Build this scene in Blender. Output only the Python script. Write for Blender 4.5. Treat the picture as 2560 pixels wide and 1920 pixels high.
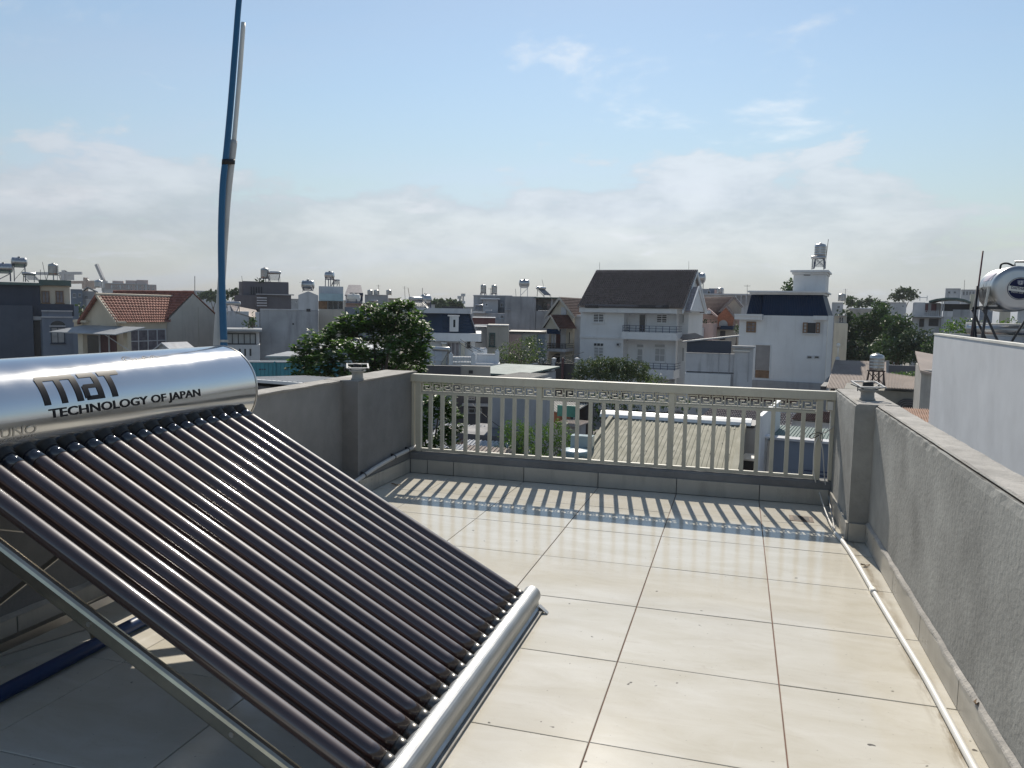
import bpy, bmesh, math, random
import numpy as np
from mathutils import Vector, Matrix
random.seed(7); rng = np.random.default_rng(11)
for o in list(bpy.data.objects): bpy.data.objects.remove(o)
SC = bpy.context.scene
COL = SC.collection
R_ = math.radians
# ------------------------------------------------------------------ camera
CAM = np.array([0.998, -5.934, 1.358]); YAW, PITCH, ROLL, FPX = R_(16.1), R_(5.35), R_(1.02), 1945.0
_f = np.array([-math.sin(YAW)*math.cos(PITCH), math.cos(YAW)*math.cos(PITCH), -math.sin(PITCH)])
_r0 = np.array([math.cos(YAW), math.sin(YAW), 0.0]); _u0 = np.cross(_r0, _f)
_r = _r0*math.cos(ROLL)+_u0*math.sin(ROLL); _u = -_r0*math.sin(ROLL)+_u0*math.cos(ROLL)
cam = bpy.data.cameras.new('camera'); cam.sensor_fit = 'HORIZONTAL'; cam.sensor_width = 36; cam.lens = FPX/2560*36
cam.clip_start = .05; cam.clip_end = 6000
co = bpy.data.objects.new('camera', cam); COL.objects.link(co)
co.matrix_world = Matrix(((_r[0], _u[0], -_f[0], CAM[0]), (_r[1], _u[1], -_f[1], CAM[1]), (_r[2], _u[2], -_f[2], CAM[2]), (0, 0, 0, 1)))
SC.camera = co
# ------------------------------------------------------------------ sky, sun, exposure
SUN_EL, SUN_AZ = R_(38.9), R_(-9.7)
w = bpy.data.worlds.new('World'); SC.world = w; w.use_nodes = True
def build_world():
    nt = w.node_tree; N = nt.nodes; L = nt.links; N.clear()
    def nd(t, **k):
        n = N.new(t)
        for a, b in k.items(): setattr(n, a, b)
        return n
    def val(x, sock):
        if isinstance(x, (int, float)): sock.default_value = x
        else: L.new(x, sock)
    def M(op, a, b=None, c=None, clamp=False):
        n = nd('ShaderNodeMath', operation=op, use_clamp=clamp); val(a, n.inputs[0])
        if b is not None: val(b, n.inputs[1])
        if c is not None: val(c, n.inputs[2])
        return n.outputs[0]
    def mix(f, a, b):
        n = nd('ShaderNodeMix', data_type='RGBA'); val(f, n.inputs[0])
        for x, s in ((a, n.inputs[6]), (b, n.inputs[7])):
            if isinstance(x, tuple): s.default_value = (*x, 1)
            else: L.new(x, s)
        return n.outputs[2]
    def noise(vec, scale, det=6, rough=.55, dist=0):
        n = nd('ShaderNodeTexNoise'); n.inputs['Scale'].default_value = scale; n.inputs['Detail'].default_value = det
        n.inputs['Roughness'].default_value = rough; n.inputs['Distortion'].default_value = dist; L.new(vec, n.inputs['Vector']); return n.outputs[0]
    def smooth(x, a, b):
        n = nd('ShaderNodeMapRange', interpolation_type='SMOOTHSTEP'); L.new(x, n.inputs[0]); n.inputs[1].default_value = a; n.inputs[2].default_value = b; return n.outputs[0]
    sky = nd('ShaderNodeTexSky', sky_type='NISHITA'); sky.sun_disc = False
    sky.sun_elevation = SUN_EL; sky.sun_rotation = SUN_AZ % (2*math.pi); sky.air_density = 1.3; sky.dust_density = .12; sky.ozone_density = 1.1; sky.altitude = 10
    tc = nd('ShaderNodeTexCoord'); d = tc.outputs['Generated']
    sx = nd('ShaderNodeSeparateXYZ'); L.new(d, sx.inputs[0]); X, Y, Z = sx.outputs
    zc = M('MAXIMUM', Z, 0.0)
    # high thin cloud, projected on a layer overhead
    den = M('ADD', zc, .16)
    cv = nd('ShaderNodeCombineXYZ'); L.new(M('DIVIDE', X, den), cv.inputs[0]); L.new(M('DIVIDE', Y, den), cv.inputs[1]); cv.inputs[2].default_value = 3.7
    mp = nd('ShaderNodeMapping'); L.new(cv.outputs[0], mp.inputs[0]); mp.inputs['Rotation'].default_value = (0, 0, .5); mp.inputs['Scale'].default_value = (.55, 1.25, 1)
    c1 = smooth(noise(mp.outputs[0], .9, 6, .52, .4), .40, .74)
    puff = smooth(noise(cv.outputs[0], 1.5, 8, .6, .3), .585, .72)
    # cumulus bank low over the horizon: azimuth / elevation coordinates
    az = M('ARCTAN2', X, Y); el = M('ARCSINE', Z)
    bv = nd('ShaderNodeCombineXYZ'); L.new(M('MULTIPLY', az, 3.2), bv.inputs[0]); L.new(M('MULTIPLY', el, 8.0), bv.inputs[1]); bv.inputs[2].default_value = 8.3
    bn = noise(bv.outputs[0], 1.9, 9, .62, .15)
    bl = nd('ShaderNodeCombineXYZ'); L.new(az, bl.inputs[0]); bl.inputs[1].default_value = 2.9
    base = noise(bl.outputs[0], 1.3, 2, .5)
    top = M('ADD', M('MULTIPLY', base, .42), -.06)           # where the bank's top edge lies (radians)
    h = M('DIVIDE', M('SUBTRACT', top, el), .07)             # >0 inside
    bank = smooth(M('ADD', h, M('MULTIPLY', M('SUBTRACT', bn, .5), 4.6)), .0, .55)
    bank = M('MULTIPLY', bank, smooth(el, -.02, .10))
    hazef = M('POWER', M('SUBTRACT', 1.0, M('MINIMUM', M('MULTIPLY', zc, 2.8), 1.0)), 2.2)
    bw = nd('ShaderNodeRGBToBW'); L.new(sky.outputs[0], bw.inputs[0]); lum = bw.outputs[0]
    def tint(r, g, b, k=None):                                   # cloud and haze take their brightness from the clear sky behind them
        v = nd('ShaderNodeVectorMath', operation='SCALE'); v.inputs[0].default_value = (r, g, b); L.new(lum if k is None else k, v.inputs[3]); return v.outputs[0]
    c = mix(M('MULTIPLY', c1, .45), sky.outputs[0], tint(.86, 1.04, 1.34))
    c = mix(M('MULTIPLY', puff, .6), c, tint(1.45, 1.48, 1.52))
    lit = smooth(bn, .30, .70)
    c = mix(M("MULTIPLY", bank, .6), c, mix(lit, tint(.57, .63, .74), tint(1.2, 1.22, 1.28)))
    c = mix(M('MULTIPLY', hazef, .92), c, tint(.335, .375, .43))
    bg = nd('ShaderNodeBackground'); bg.inputs[1].default_value = .10; L.new(c, bg.inputs[0])
    out = nd('ShaderNodeOutputWorld'); L.new(bg.outputs[0], out.inputs[0])
build_world()
sun = bpy.data.lights.new('sun', 'SUN'); sun.energy = 5.0; sun.angle = R_(.53); sun.color = (1, .93, .82)
so = bpy.data.objects.new('sun', sun); COL.objects.link(so)
SDIR = Vector((math.sin(SUN_AZ)*math.cos(SUN_EL), math.cos(SUN_AZ)*math.cos(SUN_EL), math.sin(SUN_EL)))
so.rotation_euler = SDIR.to_track_quat('Z', 'Y').to_euler(); so.location = (0, 0, 30)
SC.view_settings.view_transform = 'Standard'; SC.view_settings.look = 'None'; SC.view_settings.exposure = .08; SC.view_settings.gamma = 1
SC.view_settings.use_curve_mapping = False
SC.render.engine = 'CYCLES'
SC.cycles.max_bounces = 8; SC.cycles.transparent_max_bounces = 8
# ------------------------------------------------------------------ helpers: pixels to places
def ray(px, py): return _f+(px-1280)/FPX*_r+(960-py)/FPX*_u
def W(px, py, d): return CAM+ray(px, py)*d
G = -7.5                                                        # street level below the terrace floor
RB = R_(-9)                                                     # the street grid is turned a little from the terrace
def face(px): return YAW-math.atan((px-1280)/FPX)              # turn of a front that looks straight along the ray through px
# ------------------------------------------------------------------ helpers: materials
MATS = {}
def mat(name, col, rough=.8, metal=0.0, var=.18, scale=1.5, bump=0.0, bscale=40, col2=None, streak=0.0, stcol=None, spec=.5, rnd=True, coat=0.0, trans=0.0, dirt=0.0):
    if name in MATS: return MATS[name]
    m = bpy.data.materials.new(name); m.use_nodes = True; nt = m.node_tree; N = nt.nodes; L = nt.links
    b = N['Principled BSDF']; b.inputs['Roughness'].default_value = rough; b.inputs['Metallic'].default_value = metal
    b.inputs['Specular IOR Level'].default_value = spec; b.inputs['Coat Weight'].default_value = coat; b.inputs['Coat Roughness'].default_value = .055; b.inputs['Coat IOR'].default_value = 1.8
    tc = N.new('ShaderNodeTexCoord'); vec = tc.outputs['Object']
    if rnd:
        oi = N.new('ShaderNodeObjectInfo'); mu = N.new('ShaderNodeVectorMath'); mu.operation = 'MULTIPLY_ADD'
        cb = N.new('ShaderNodeCombineXYZ')
        for i in range(3): L.new(oi.outputs['Random'], cb.inputs[i])
        L.new(cb.outputs[0], mu.inputs[0]); mu.inputs[1].default_value = (37, 19, 53); L.new(vec, mu.inputs[2]); vec = mu.outputs[0]
    def noise(sc, det=5, r=.6, v=vec):
        n = N.new('ShaderNodeTexNoise'); n.inputs['Scale'].default_value = sc; n.inputs['Detail'].default_value = det; n.inputs['Roughness'].default_value = r
        L.new(v, n.inputs['Vector']); return n.outputs[0]
    def rng_(x, a, b_, c=0, d=1):
        n = N.new('ShaderNodeMapRange'); L.new(x, n.inputs[0])
        for i, q in enumerate((a, b_, c, d)): n.inputs[1+i].default_value = q
        return n.outputs[0]
    def mixc(f, a, b_):
        n = N.new('ShaderNodeMix'); n.data_type = 'RGBA'
        L.new(f, n.inputs[0]) if not isinstance(f, float) else setattr(n.inputs[0], 'default_value', f)
        for x, s in ((a, n.inputs[6]), (b_, n.inputs[7])):
            if isinstance(x, tuple): s.default_value = (*x[:3], 1)
            else: L.new(x, s)
        return n.outputs[2]
    lo = tuple(c*(1-var) for c in col); hi = tuple(min(1, c*(1+var)) for c in col) if col2 is None else col2
    c = mixc(rng_(noise(scale), .3, .7), lo, hi)
    if streak:
        mp = N.new('ShaderNodeMapping'); L.new(vec, mp.inputs[0]); mp.inputs['Scale'].default_value = (1, 1, .12)
        c = mixc(rng_(noise(scale*3.2, 6, .65, mp.outputs[0]), .52, .78, 0, streak), c, stcol or tuple(x*.35 for x in col))
    if dirt:
        c = mixc(rng_(noise(scale*.45, 7, .7), .5, .72, 0, dirt), c, tuple(x*.45 for x in col))
    L.new(c, b.inputs['Base Color'])
    if rough > .12: L.new(rng_(noise(scale*2.3), .3, .7, rough*.88, min(1, rough*1.12)), b.inputs['Roughness'])
    if bump:
        bp = N.new('ShaderNodeBump'); bp.inputs['Strength'].default_value = bump; bp.inputs['Distance'].default_value = .01
        L.new(noise(bscale, 4, .6), bp.inputs['Height']); L.new(bp.outputs[0], b.inputs['Normal'])
    if trans:
        t = N.new('ShaderNodeBsdfTranslucent'); L.new(mixc(.5, c, tuple(min(1, x*1.5) for x in (col[0]*1.3, col[1]*1.3, col[2]*.6))), t.inputs[0])
        ms = N.new('ShaderNodeMixShader'); ms.inputs[0].default_value = trans; L.new(b.outputs[0], ms.inputs[1]); L.new(t.outputs[0], ms.inputs[2])
        L.new(ms.outputs[0], N['Material Output'].inputs[0])
    MATS[name] = m; return m
# ------------------------------------------------------------------ helpers: meshes and objects
class MB:
    def __init__(s): s.v = []; s.f = []
    def add(s, vs, fs):
        n = len(s.v); s.v += [tuple(map(float, p)) for p in vs]; s.f += [tuple(i+n for i in f) for f in fs]; return s
    def box(s, x0, y0, z0, x1, y1, z1):
        x0, x1 = min(x0, x1), max(x0, x1); y0, y1 = min(y0, y1), max(y0, y1); z0, z1 = min(z0, z1), max(z0, z1)
        return s.add([(x0, y0, z0), (x1, y0, z0), (x1, y1, z0), (x0, y1, z0), (x0, y0, z1), (x1, y0, z1), (x1, y1, z1), (x0, y1, z1)],
                     [(0, 3, 2, 1), (4, 5, 6, 7), (0, 1, 5, 4), (1, 2, 6, 5), (2, 3, 7, 6), (3, 0, 4, 7)])
    def prism(s, pts, vec):                                     # planar polygon swept along vec
        n = len(pts); a = [tuple(p) for p in pts]; b = [tuple(p[i]+vec[i] for i in range(3)) for p in pts]
        return s.add(a+b, [tuple(range(n))[::-1], tuple(range(n, 2*n))]+[(i, (i+1) % n, n+(i+1) % n, n+i) for i in range(n)])
    def bar(s, p, q, wdt, hgt, up=(0, 0, 1)):                   # rectangular bar from p to q
        p, q, up = Vector(p), Vector(q), Vector(up); d = (q-p).normalized()
        if abs(d.dot(up)) > .98: up = Vector((0, 1, 0))
        r = d.cross(up).normalized()*wdt/2; u = r.cross(d).normalized()*hgt/2
        return s.add([p-r-u, p+r-u, p+r+u, p-r+u, q-r-u, q+r-u, q+r+u, q-r+u], [(0, 3, 2, 1), (4, 5, 6, 7), (0, 1, 5, 4), (1, 2, 6, 5), (2, 3, 7, 6), (3, 0, 4, 7)])
    def tube(s, path, rad, n=10, caps=True):
        P = [Vector(p) for p in path]; rad = rad if isinstance(rad, (list, tuple)) else [rad]*len(P); vs = []; fs = []
        prev = None
        for i, p in enumerate(P):
            d = (P[min(i+1, len(P)-1)]-P[max(i-1, 0)]).normalized()
            if prev is None:
                a = Vector((0, 0, 1)) if abs(d.z) < .9 else Vector((1, 0, 0)); r = d.cross(a).normalized()
            else: r = (prev-d*prev.dot(d)).normalized()
            prev = r; u = d.cross(r)
            for k in range(n):
                t = 2*math.pi*k/n; vs.append(p+(r*math.cos(t)+u*math.sin(t))*rad[i])
        for i in range(len(P)-1):
            for k in range(n): fs.append((i*n+k, i*n+(k+1) % n, (i+1)*n+(k+1) % n, (i+1)*n+k))
        if caps: fs += [tuple(range(n))[::-1], tuple(range((len(P)-1)*n, len(P)*n))]
        return s.add(vs, fs)
    def lathe(s, prof, c=(0, 0, 0), axis='z', n=20):            # prof = [(r, h)]
        vs = []; fs = []
        for r, h in prof:
            for k in range(n):
                t = 2*math.pi*k/n; a, b = r*math.cos(t), r*math.sin(t)
                vs.append({'z': (c[0]+a, c[1]+b, c[2]+h), 'y': (c[0]+b, c[1]+h, c[2]+a), 'x': (c[0]+h, c[1]+a, c[2]+b)}[axis])
        for i in range(len(prof)-1):
            for k in range(n): fs.append((i*n+k, i*n+(k+1) % n, (i+1)*n+(k+1) % n, (i+1)*n+k))
        fs += [tuple(range(n))[::-1], tuple(range((len(prof)-1)*n, len(prof)*n))]
        return s.add(vs, fs)
    def mesh(s, name, m, smooth=False):
        me = bpy.data.meshes.new(name); me.from_pydata(s.v, [], s.f); me.update()
        ms = m if isinstance(m, (list, tuple)) else [m]
        for q in ms: me.materials.append(q)
        if smooth:
            me.polygons.foreach_set('use_smooth', [len(p.vertices) <= 4 for p in me.polygons])
        return me
    def build(s, name, m, parent=None, smooth=False, org=None, bevel=0):
        if org is not None: s.v = [(a-org[0], b-org[1], c-org[2]) for a, b, c in s.v]
        o = bpy.data.objects.new(name, s.mesh(name, m, smooth)); COL.objects.link(o)
        if parent is not None: o.parent = parent
        elif org is not None: o.location = org
        if bevel:
            md = o.modifiers.new('bevel', 'BEVEL'); md.width = bevel; md.segments = 2; md.limit_method = 'ANGLE'
        return o
def tag(o, label, cat, group=None):
    o['label'] = label; o['category'] = cat
    if group: o['group'] = group
    return o
def thing(name, label, cat, loc=(0, 0, 0), rot=0, group=None):
    o = bpy.data.objects.new(name, None); COL.objects.link(o); o.location = loc; o.rotation_euler = (0, 0, rot); o.empty_display_size = .3
    return tag(o, label, cat, group)
def struct(o, kind='structure'): o['kind'] = kind; return o
def inst(me, name, parent=None, loc=(0, 0, 0), rot=(0, 0, 0), scale=None):
    o = bpy.data.objects.new(name, me); COL.objects.link(o); o.parent = parent; o.location = loc; o.rotation_euler = rot
    if scale: o.scale = scale
    return o
def text_mesh(body, size=1.0, cuts=0, fat=0.0):
    cu = bpy.data.curves.new('lettering', 'FONT'); cu.body = body; cu.size = size; cu.offset = fat; cu.resolution_u = 3
    o = bpy.data.objects.new('lettering', cu); COL.objects.link(o)
    dg = bpy.context.evaluated_depsgraph_get(); me = bpy.data.meshes.new_from_object(o.evaluated_get(dg))
    bpy.data.objects.remove(o); bpy.data.curves.remove(cu)
    bm = bmesh.new(); bm.from_mesh(me)
    zs = [v.co.y for v in bm.verts]
    for k in range(1, cuts):
        y = min(zs)+(max(zs)-min(zs))*k/cuts
        bmesh.ops.bisect_plane(bm, geom=bm.verts[:]+bm.edges[:]+bm.faces[:], plane_co=(0, y, 0), plane_no=(0, 1, 0))
    bm.to_mesh(me); bm.free(); me.materials.clear(); return me
class F:                                                        # a building's own frame: x along its front, y back, z up from the street
    def __init__(s, name, label, cat, px, py, d, rot=RB, group=None, base=G):
        o = W(px, py, d); s.o = np.array([o[0], o[1], base]); s.ex = np.array([math.cos(rot), math.sin(rot), 0]); s.ey = np.array([-math.sin(rot), math.cos(rot), 0])
        s.e = thing(name, label, cat, tuple(s.o), rot, group); s.d = d; s.rot = rot
    def _loc(s, p): q = p-s.o; return float(q@s.ex), float(q@s.ey), float(q[2])
    def fx(s, px, py, yl=0):
        d = ray(px, py); t = (yl-(CAM-s.o)@s.ey)/(d@s.ey); x, y, z = s._loc(CAM+d*t); return x, z
    def sx(s, px, py, xl):
        d = ray(px, py); t = (xl-(CAM-s.o)@s.ex)/(d@s.ex); x, y, z = s._loc(CAM+d*t); return y, z
    def rect(s, px0, py0, px1, py1, yl=0):
        pm = (py0+(py1 if py1 is not None else py0))/2; x0 = s.fx(px0, pm, yl)[0]; x1 = s.fx(px1, pm, yl)[0]; xm = (px0+px1)/2
        z1 = s.fx(xm, py0, yl)[1]; z0 = 0.0 if py1 is None else s.fx(xm, py1, yl)[1]; return x0, z0, x1, z1
    def B(s, name, m, px0, py0, px1, py1, y0=0, y1=4, parent=None, grow=0):
        x0, z0, x1, z1 = s.rect(px0, py0, px1, py1, y0)
        return MB().box(x0-grow, y0-grow, z0, x1+grow, y1+grow, z1).build(name, m, parent or s.e)
    def win(s, px0, py0, px1, py1, yl=0, nx=2, ny=1, fm=None, gm=None, fw=.07, sill=True, name='window', bars=0):
        x0, z0, x1, z1 = s.rect(px0, py0, px1, py1, yl); return window(s.e, x0, z0, x1, z1, yl, nx, ny, fm, gm, fw, sill, name, bars=bars)
def window(parent, x0, z0, x1, z1, yl, nx=2, ny=1, fm=None, gm=None, fw=.07, sill=True, name='window', side=None, bars=0):
    fm = fm or WHITE; gm = gm or GLASS; b = MB(); d0, d1 = yl-.09, yl+.06
    b.box(x0, d0, z0, x0+fw, d1, z1).box(x1-fw, d0, z0, x1, d1, z1).box(x0+fw, d0, z1-fw, x1-fw, d1, z1).box(x0+fw, d0, z0, x1-fw, d1, z0+fw)
    for i in range(1, nx):
        x = x0+(x1-x0)*i/nx; b.box(x-fw*.4, d0+.012, z0+fw, x+fw*.4, d1, z1-fw)
    for j in range(1, ny):
        z = z0+(z1-z0)*j/ny; b.box(x0+fw, d0+.015, z-fw*.35, x1-fw, d1, z+fw*.35)
    if sill: b.box(x0-.08, d0-.06, z0-.07, x1+.08, d1, z0-.002)
    g = MB().box(x0+fw*.5, yl-.03, z0+fw*.5, x1-fw*.5, yl+.03, z1-fw*.5)
    bb = MB()
    for i in range(bars):
        x = x0+fw+(x1-x0-2*fw)*(i+.5)/bars; bb.box(x-.012, yl-.06, z0+fw, x+.012, yl-.04, z1-fw)
    if side is not None:                                        # same window on a side wall: (y, z) plane at x = side
        for q in (b, g, bb): q.v = [(side-(v[1]-yl), v[0], v[2]) for v in q.v]; q.f = [f[::-1] for f in q.f]
    o = b.build(name, fm, parent); g.build('pane', gm, o)
    if bars: bb.build('window_bars', DARKM, o)
    return o
# ------------------------------------------------------------------ shared materials
WHITE = mat('white_paint', (.66, .67, .68), .6, var=.05, scale=.7, streak=.35, stcol=(.42, .41, .39), bump=.05)
CREAM = mat('cream_paint', (.60, .545, .44), .7, var=.08, scale=.6, streak=.35)
PEACH = mat('peach_render', (.58, .50, .38), .75, var=.08, scale=.6, streak=.3)
BEIGEW = mat('beige_render', (.47, .44, .39), .8, var=.1, scale=.5, streak=.4)
GREYW = mat('grey_render', (.37, .38, .40), .85, var=.18, scale=.5, streak=.7, bump=.06, dirt=.35)
PALEW = mat('pale_grey_render', (.50, .51, .53), .8, var=.12, scale=.6, streak=.6, dirt=.25)
DGREY = mat('dark_grey_paint', (.13, .13, .145), .75, var=.12, scale=.5, streak=.3)
NAVY = mat('navy_paint', (.04, .052, .08), .7, var=.12, scale=.6, streak=.25)
BLUEG = mat('blue_grey_paint', (.19, .225, .285), .75, var=.1, scale=.6, streak=.3)
TEAL = mat('teal_sheet', (.06, .27, .33), .55, var=.15, scale=.8, streak=.3)
PINK = mat('pink_render', (.58, .42, .38), .8, var=.1, scale=.6, streak=.3)
BRICK = mat('orange_brick', (.36, .14, .08), .85, var=.25, scale=5, bump=.1)
TILE_R = mat('red_roof_tile', (.27, .115, .085), .75, var=.4, scale=3.5, spec=.2, streak=0, dirt=.5)
TILE_B = mat('brown_roof_tile', (.21, .178, .172), .38, spec=.5, var=.55, scale=5.5, dirt=.3)
TILE_M = mat('maroon_roof_tile', (.095, .055, .05), .6, spec=.15, var=.25, scale=1.5, dirt=.3)
SLATE = mat('slate_blue_roof', (.045, .065, .10), .6, spec=.15, var=.15, scale=.8)
BLUER = mat('deep_blue_roof', (.010, .028, .068), .55, spec=.15, var=.15, scale=.8)
SHEETG = mat('grey_metal_sheet', (.36, .37, .38), .5, spec=.12, var=.15, scale=.8, dirt=.4)
SHEETR = mat('rusty_metal_sheet', (.30, .19, .14), .7, spec=.12, var=.35, scale=1.2, dirt=.6)
SHEETB = mat('brown_grey_sheet', (.36, .30, .26), .65, spec=.12, var=.12, scale=.7, dirt=.35)
SHEETN = mat('green_metal_sheet', (.12, .17, .16), .55, spec=.12, var=.15, scale=.8, dirt=.3)
CREAMS = mat('cream_metal_sheet', (.315, .30, .232), .8, spec=.2, var=.09, scale=.9, dirt=.15)
DARKM = mat('dark_metal', (.03, .03, .035), .5, var=.1)
MARO = mat('maroon_sheet', (.10, .04, .045), .6, var=.15)
WOOD = mat('brown_wood', (.20, .12, .07), .7, var=.25, scale=4)
STEEL = mat('stainless_steel', (.44, .44, .44), .33, metal=1, var=.05, scale=3)
STEELW = mat('weathered_steel', (.40, .39, .37), .38, metal=1, var=.15, scale=3)
FRAMEB = mat('blue_steel_frame', (.035, .05, .10), .5, var=.15)
PVCW = mat('white_pvc', (.72, .70, .65), .45, var=.08, scale=6, dirt=.2)
PVCN = mat('navy_pvc', (.006, .03, .11), .4, var=.12, scale=4)
PVCB = mat('blue_pvc', (.010, .10, .22), .4, var=.12, scale=4)
PVCG = mat('grey_pvc', (.50, .49, .47), .5, var=.1, scale=5)
BLACK = mat('black_rubber', (.012, .012, .013), .6, var=.1)
GLASS = mat('window_glass', (.035, .042, .05), .12, var=.25, scale=.5, spec=.6)
GLASSL = mat('curtained_glass', (.16, .15, .17), .2, var=.35, scale=2.5, spec=.6)
CURT = mat('curtained_pane', (.34, .35, .36), .3, var=.15, scale=2)
PANEL = mat('solar_panel_glass', (.10, .11, .13), .12, var=.1, spec=.8)
# ================================================================== the terrace
T = .6
def PZ(px, py, z): d = ray(px, py); t = (z-CAM[2])/d[2]; return Vector(CAM+d*t)
def PX(px, py, x): d = ray(px, py); t = (x-CAM[0])/d[0]; return Vector(CAM+d*t)
def PY(px, py, y): d = ray(px, py); t = (y-CAM[1])/d[1]; return Vector(CAM+d*t)
XL, XR, XLP, XRP, YE, YP = -1.72, 1.80, -1.596, 1.690, .13, -.92
def marble():
    m = bpy.data.materials.new('beige_marble_tile'); m.use_nodes = True; nt = m.node_tree; N = nt.nodes; L = nt.links; b = N['Principled BSDF']
    tc = N.new('ShaderNodeTexCoord'); oi = N.new('ShaderNodeObjectInfo'); cb = N.new('ShaderNodeCombineXYZ')
    for i in range(3): L.new(oi.outputs['Random'], cb.inputs[i])
    mu = N.new('ShaderNodeVectorMath'); mu.operation = 'MULTIPLY_ADD'; L.new(cb.outputs[0], mu.inputs[0]); mu.inputs[1].default_value = (41, 23, 7); L.new(tc.outputs['Object'], mu.inputs[2])
    mp = N.new('ShaderNodeMapping'); L.new(mu.outputs[0], mp.inputs[0]); mp.inputs['Rotation'].default_value = (0, 0, .45); mp.inputs['Scale'].default_value = (1, 3.2, 1)
    def noise(v, s, d=6, r=.6, di=0):
        n = N.new('ShaderNodeTexNoise'); n.inputs['Scale'].default_value = s; n.inputs['Detail'].default_value = d; n.inputs['Roughness'].default_value = r; n.inputs['Distortion'].default_value = di; L.new(v, n.inputs['Vector']); return n.outputs[0]
    def rg(x, a, b_, c=0, d=1):
        n = N.new('ShaderNodeMapRange'); L.new(x, n.inputs[0])
        for i, q in enumerate((a, b_, c, d)): n.inputs[1+i].default_value = q
        return n.outputs[0]
    def mx(f, a, b_):
        n = N.new('ShaderNodeMix'); n.data_type = 'RGBA'; L.new(f, n.inputs[0])
        for x, s in ((a, n.inputs[6]), (b_, n.inputs[7])):
            if isinstance(x, tuple): s.default_value = (*x, 1)
            else: L.new(x, s)
        return n.outputs[2]
    c = mx(rg(noise(mp.outputs[0], 2.2, 7, .65, .6), .32, .68), (.56, .52, .43), (.655, .625, .555))
    c = mx(rg(noise(mp.outputs[0], 9, 5, .7, 1.2), .60, .78, 0, .35), c, (.40, .33, .25))
    ob = tc.outputs['Object']; wn = N.new('ShaderNodeVectorMath'); wn.operation = 'ADD'; L.new(ob, wn.inputs[0]); L.new(oi.outputs['Location'], wn.inputs[1])
    c = mx(rg(noise(wn.outputs[0], 1.1, 8, .72), .47, .74, 0, .30), c, (.43, .385, .32))     # dust left by rain
    c = mx(rg(noise(wn.outputs[0], 60, 2, .5), .72, .78, 0, .75), c, (.12, .10, .08))         # specks
    sv = N.new('ShaderNodeMapping'); L.new(wn.outputs[0], sv.inputs[0]); sv.inputs['Rotation'].default_value = (0, 0, -.7); sv.inputs['Scale'].default_value = (12, 1.2, 1)
    c = mx(rg(noise(sv.outputs[0], 1.4, 4, .6, .8), .66, .76, 0, .28), c, (.68, .66, .62))     # wiped streaks
    sp = N.new('ShaderNodeSeparateXYZ'); L.new(wn.outputs[0], sp.inputs[0])                       # silt left between the conduit and the wall
    band = N.new('ShaderNodeMath'); band.operation = 'MULTIPLY'; L.new(rg(sp.outputs[0], 1.675, 1.72), band.inputs[0]); L.new(rg(sp.outputs[0], 1.775, 1.72), band.inputs[1])
    sb = N.new('ShaderNodeMapping'); L.new(wn.outputs[0], sb.inputs[0]); sb.inputs['Scale'].default_value = (9, 1.6, 1)
    st = N.new('ShaderNodeMath'); st.operation = 'MULTIPLY'; L.new(band.outputs[0], st.inputs[0]); L.new(rg(noise(sb.outputs[0], 2.2, 6, .7), .42, .62), st.inputs[1])
    c = mx(st.outputs[0], c, (.30, .25, .18))
    c = mx(rg(noise(wn.outputs[0], 16, 2, .5), .735, .76, 0, .85), c, (.06, .05, .04))
    L.new(c, b.inputs['Base Color'])
    L.new(rg(noise(wn.outputs[0], 2.5, 6, .6), .3, .7, .09, .13), b.inputs['Roughness']); b.inputs['Specular IOR Level'].default_value = .2
    bp = N.new('ShaderNodeBump'); bp.inputs['Strength'].default_value = .05; bp.inputs['Distance'].default_value = .004; L.new(noise(wn.outputs[0], 7, 3), bp.inputs['Height']); L.new(bp.outputs[0], b.inputs['Normal'])
    return m
MARBLE = marble()
SKIRT = mat('skirting_stone', (.42, .395, .345), .3, var=.12, scale=3, streak=.5, stcol=(.16, .14, .12))
GROUT = mat('red_brown_grout', (.16, .085, .065), .9, var=.25, scale=6)
def concrete():
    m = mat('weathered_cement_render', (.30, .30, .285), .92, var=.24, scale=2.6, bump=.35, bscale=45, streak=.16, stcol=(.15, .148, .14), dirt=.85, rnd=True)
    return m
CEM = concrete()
CEML = mat('shaded_cement_render', (.20, .198, .195), .92, var=.2, scale=2.0, bump=.3, bscale=55, streak=.2, stcol=(.10, .10, .10), dirt=.5)  # left parapet's shade put into a darker cement colour; the kerb shares it
CEMT = mat('bare_cement_cap', (.37, .35, .32), .95, var=.25, scale=6, bump=.5, bscale=70, dirt=.35)
fl = struct(MB().box(XL-.02, .01, -.30, XR+.02, -8.4, -.006).build('terrace_floor', GROUT))
tl = {}
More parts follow.
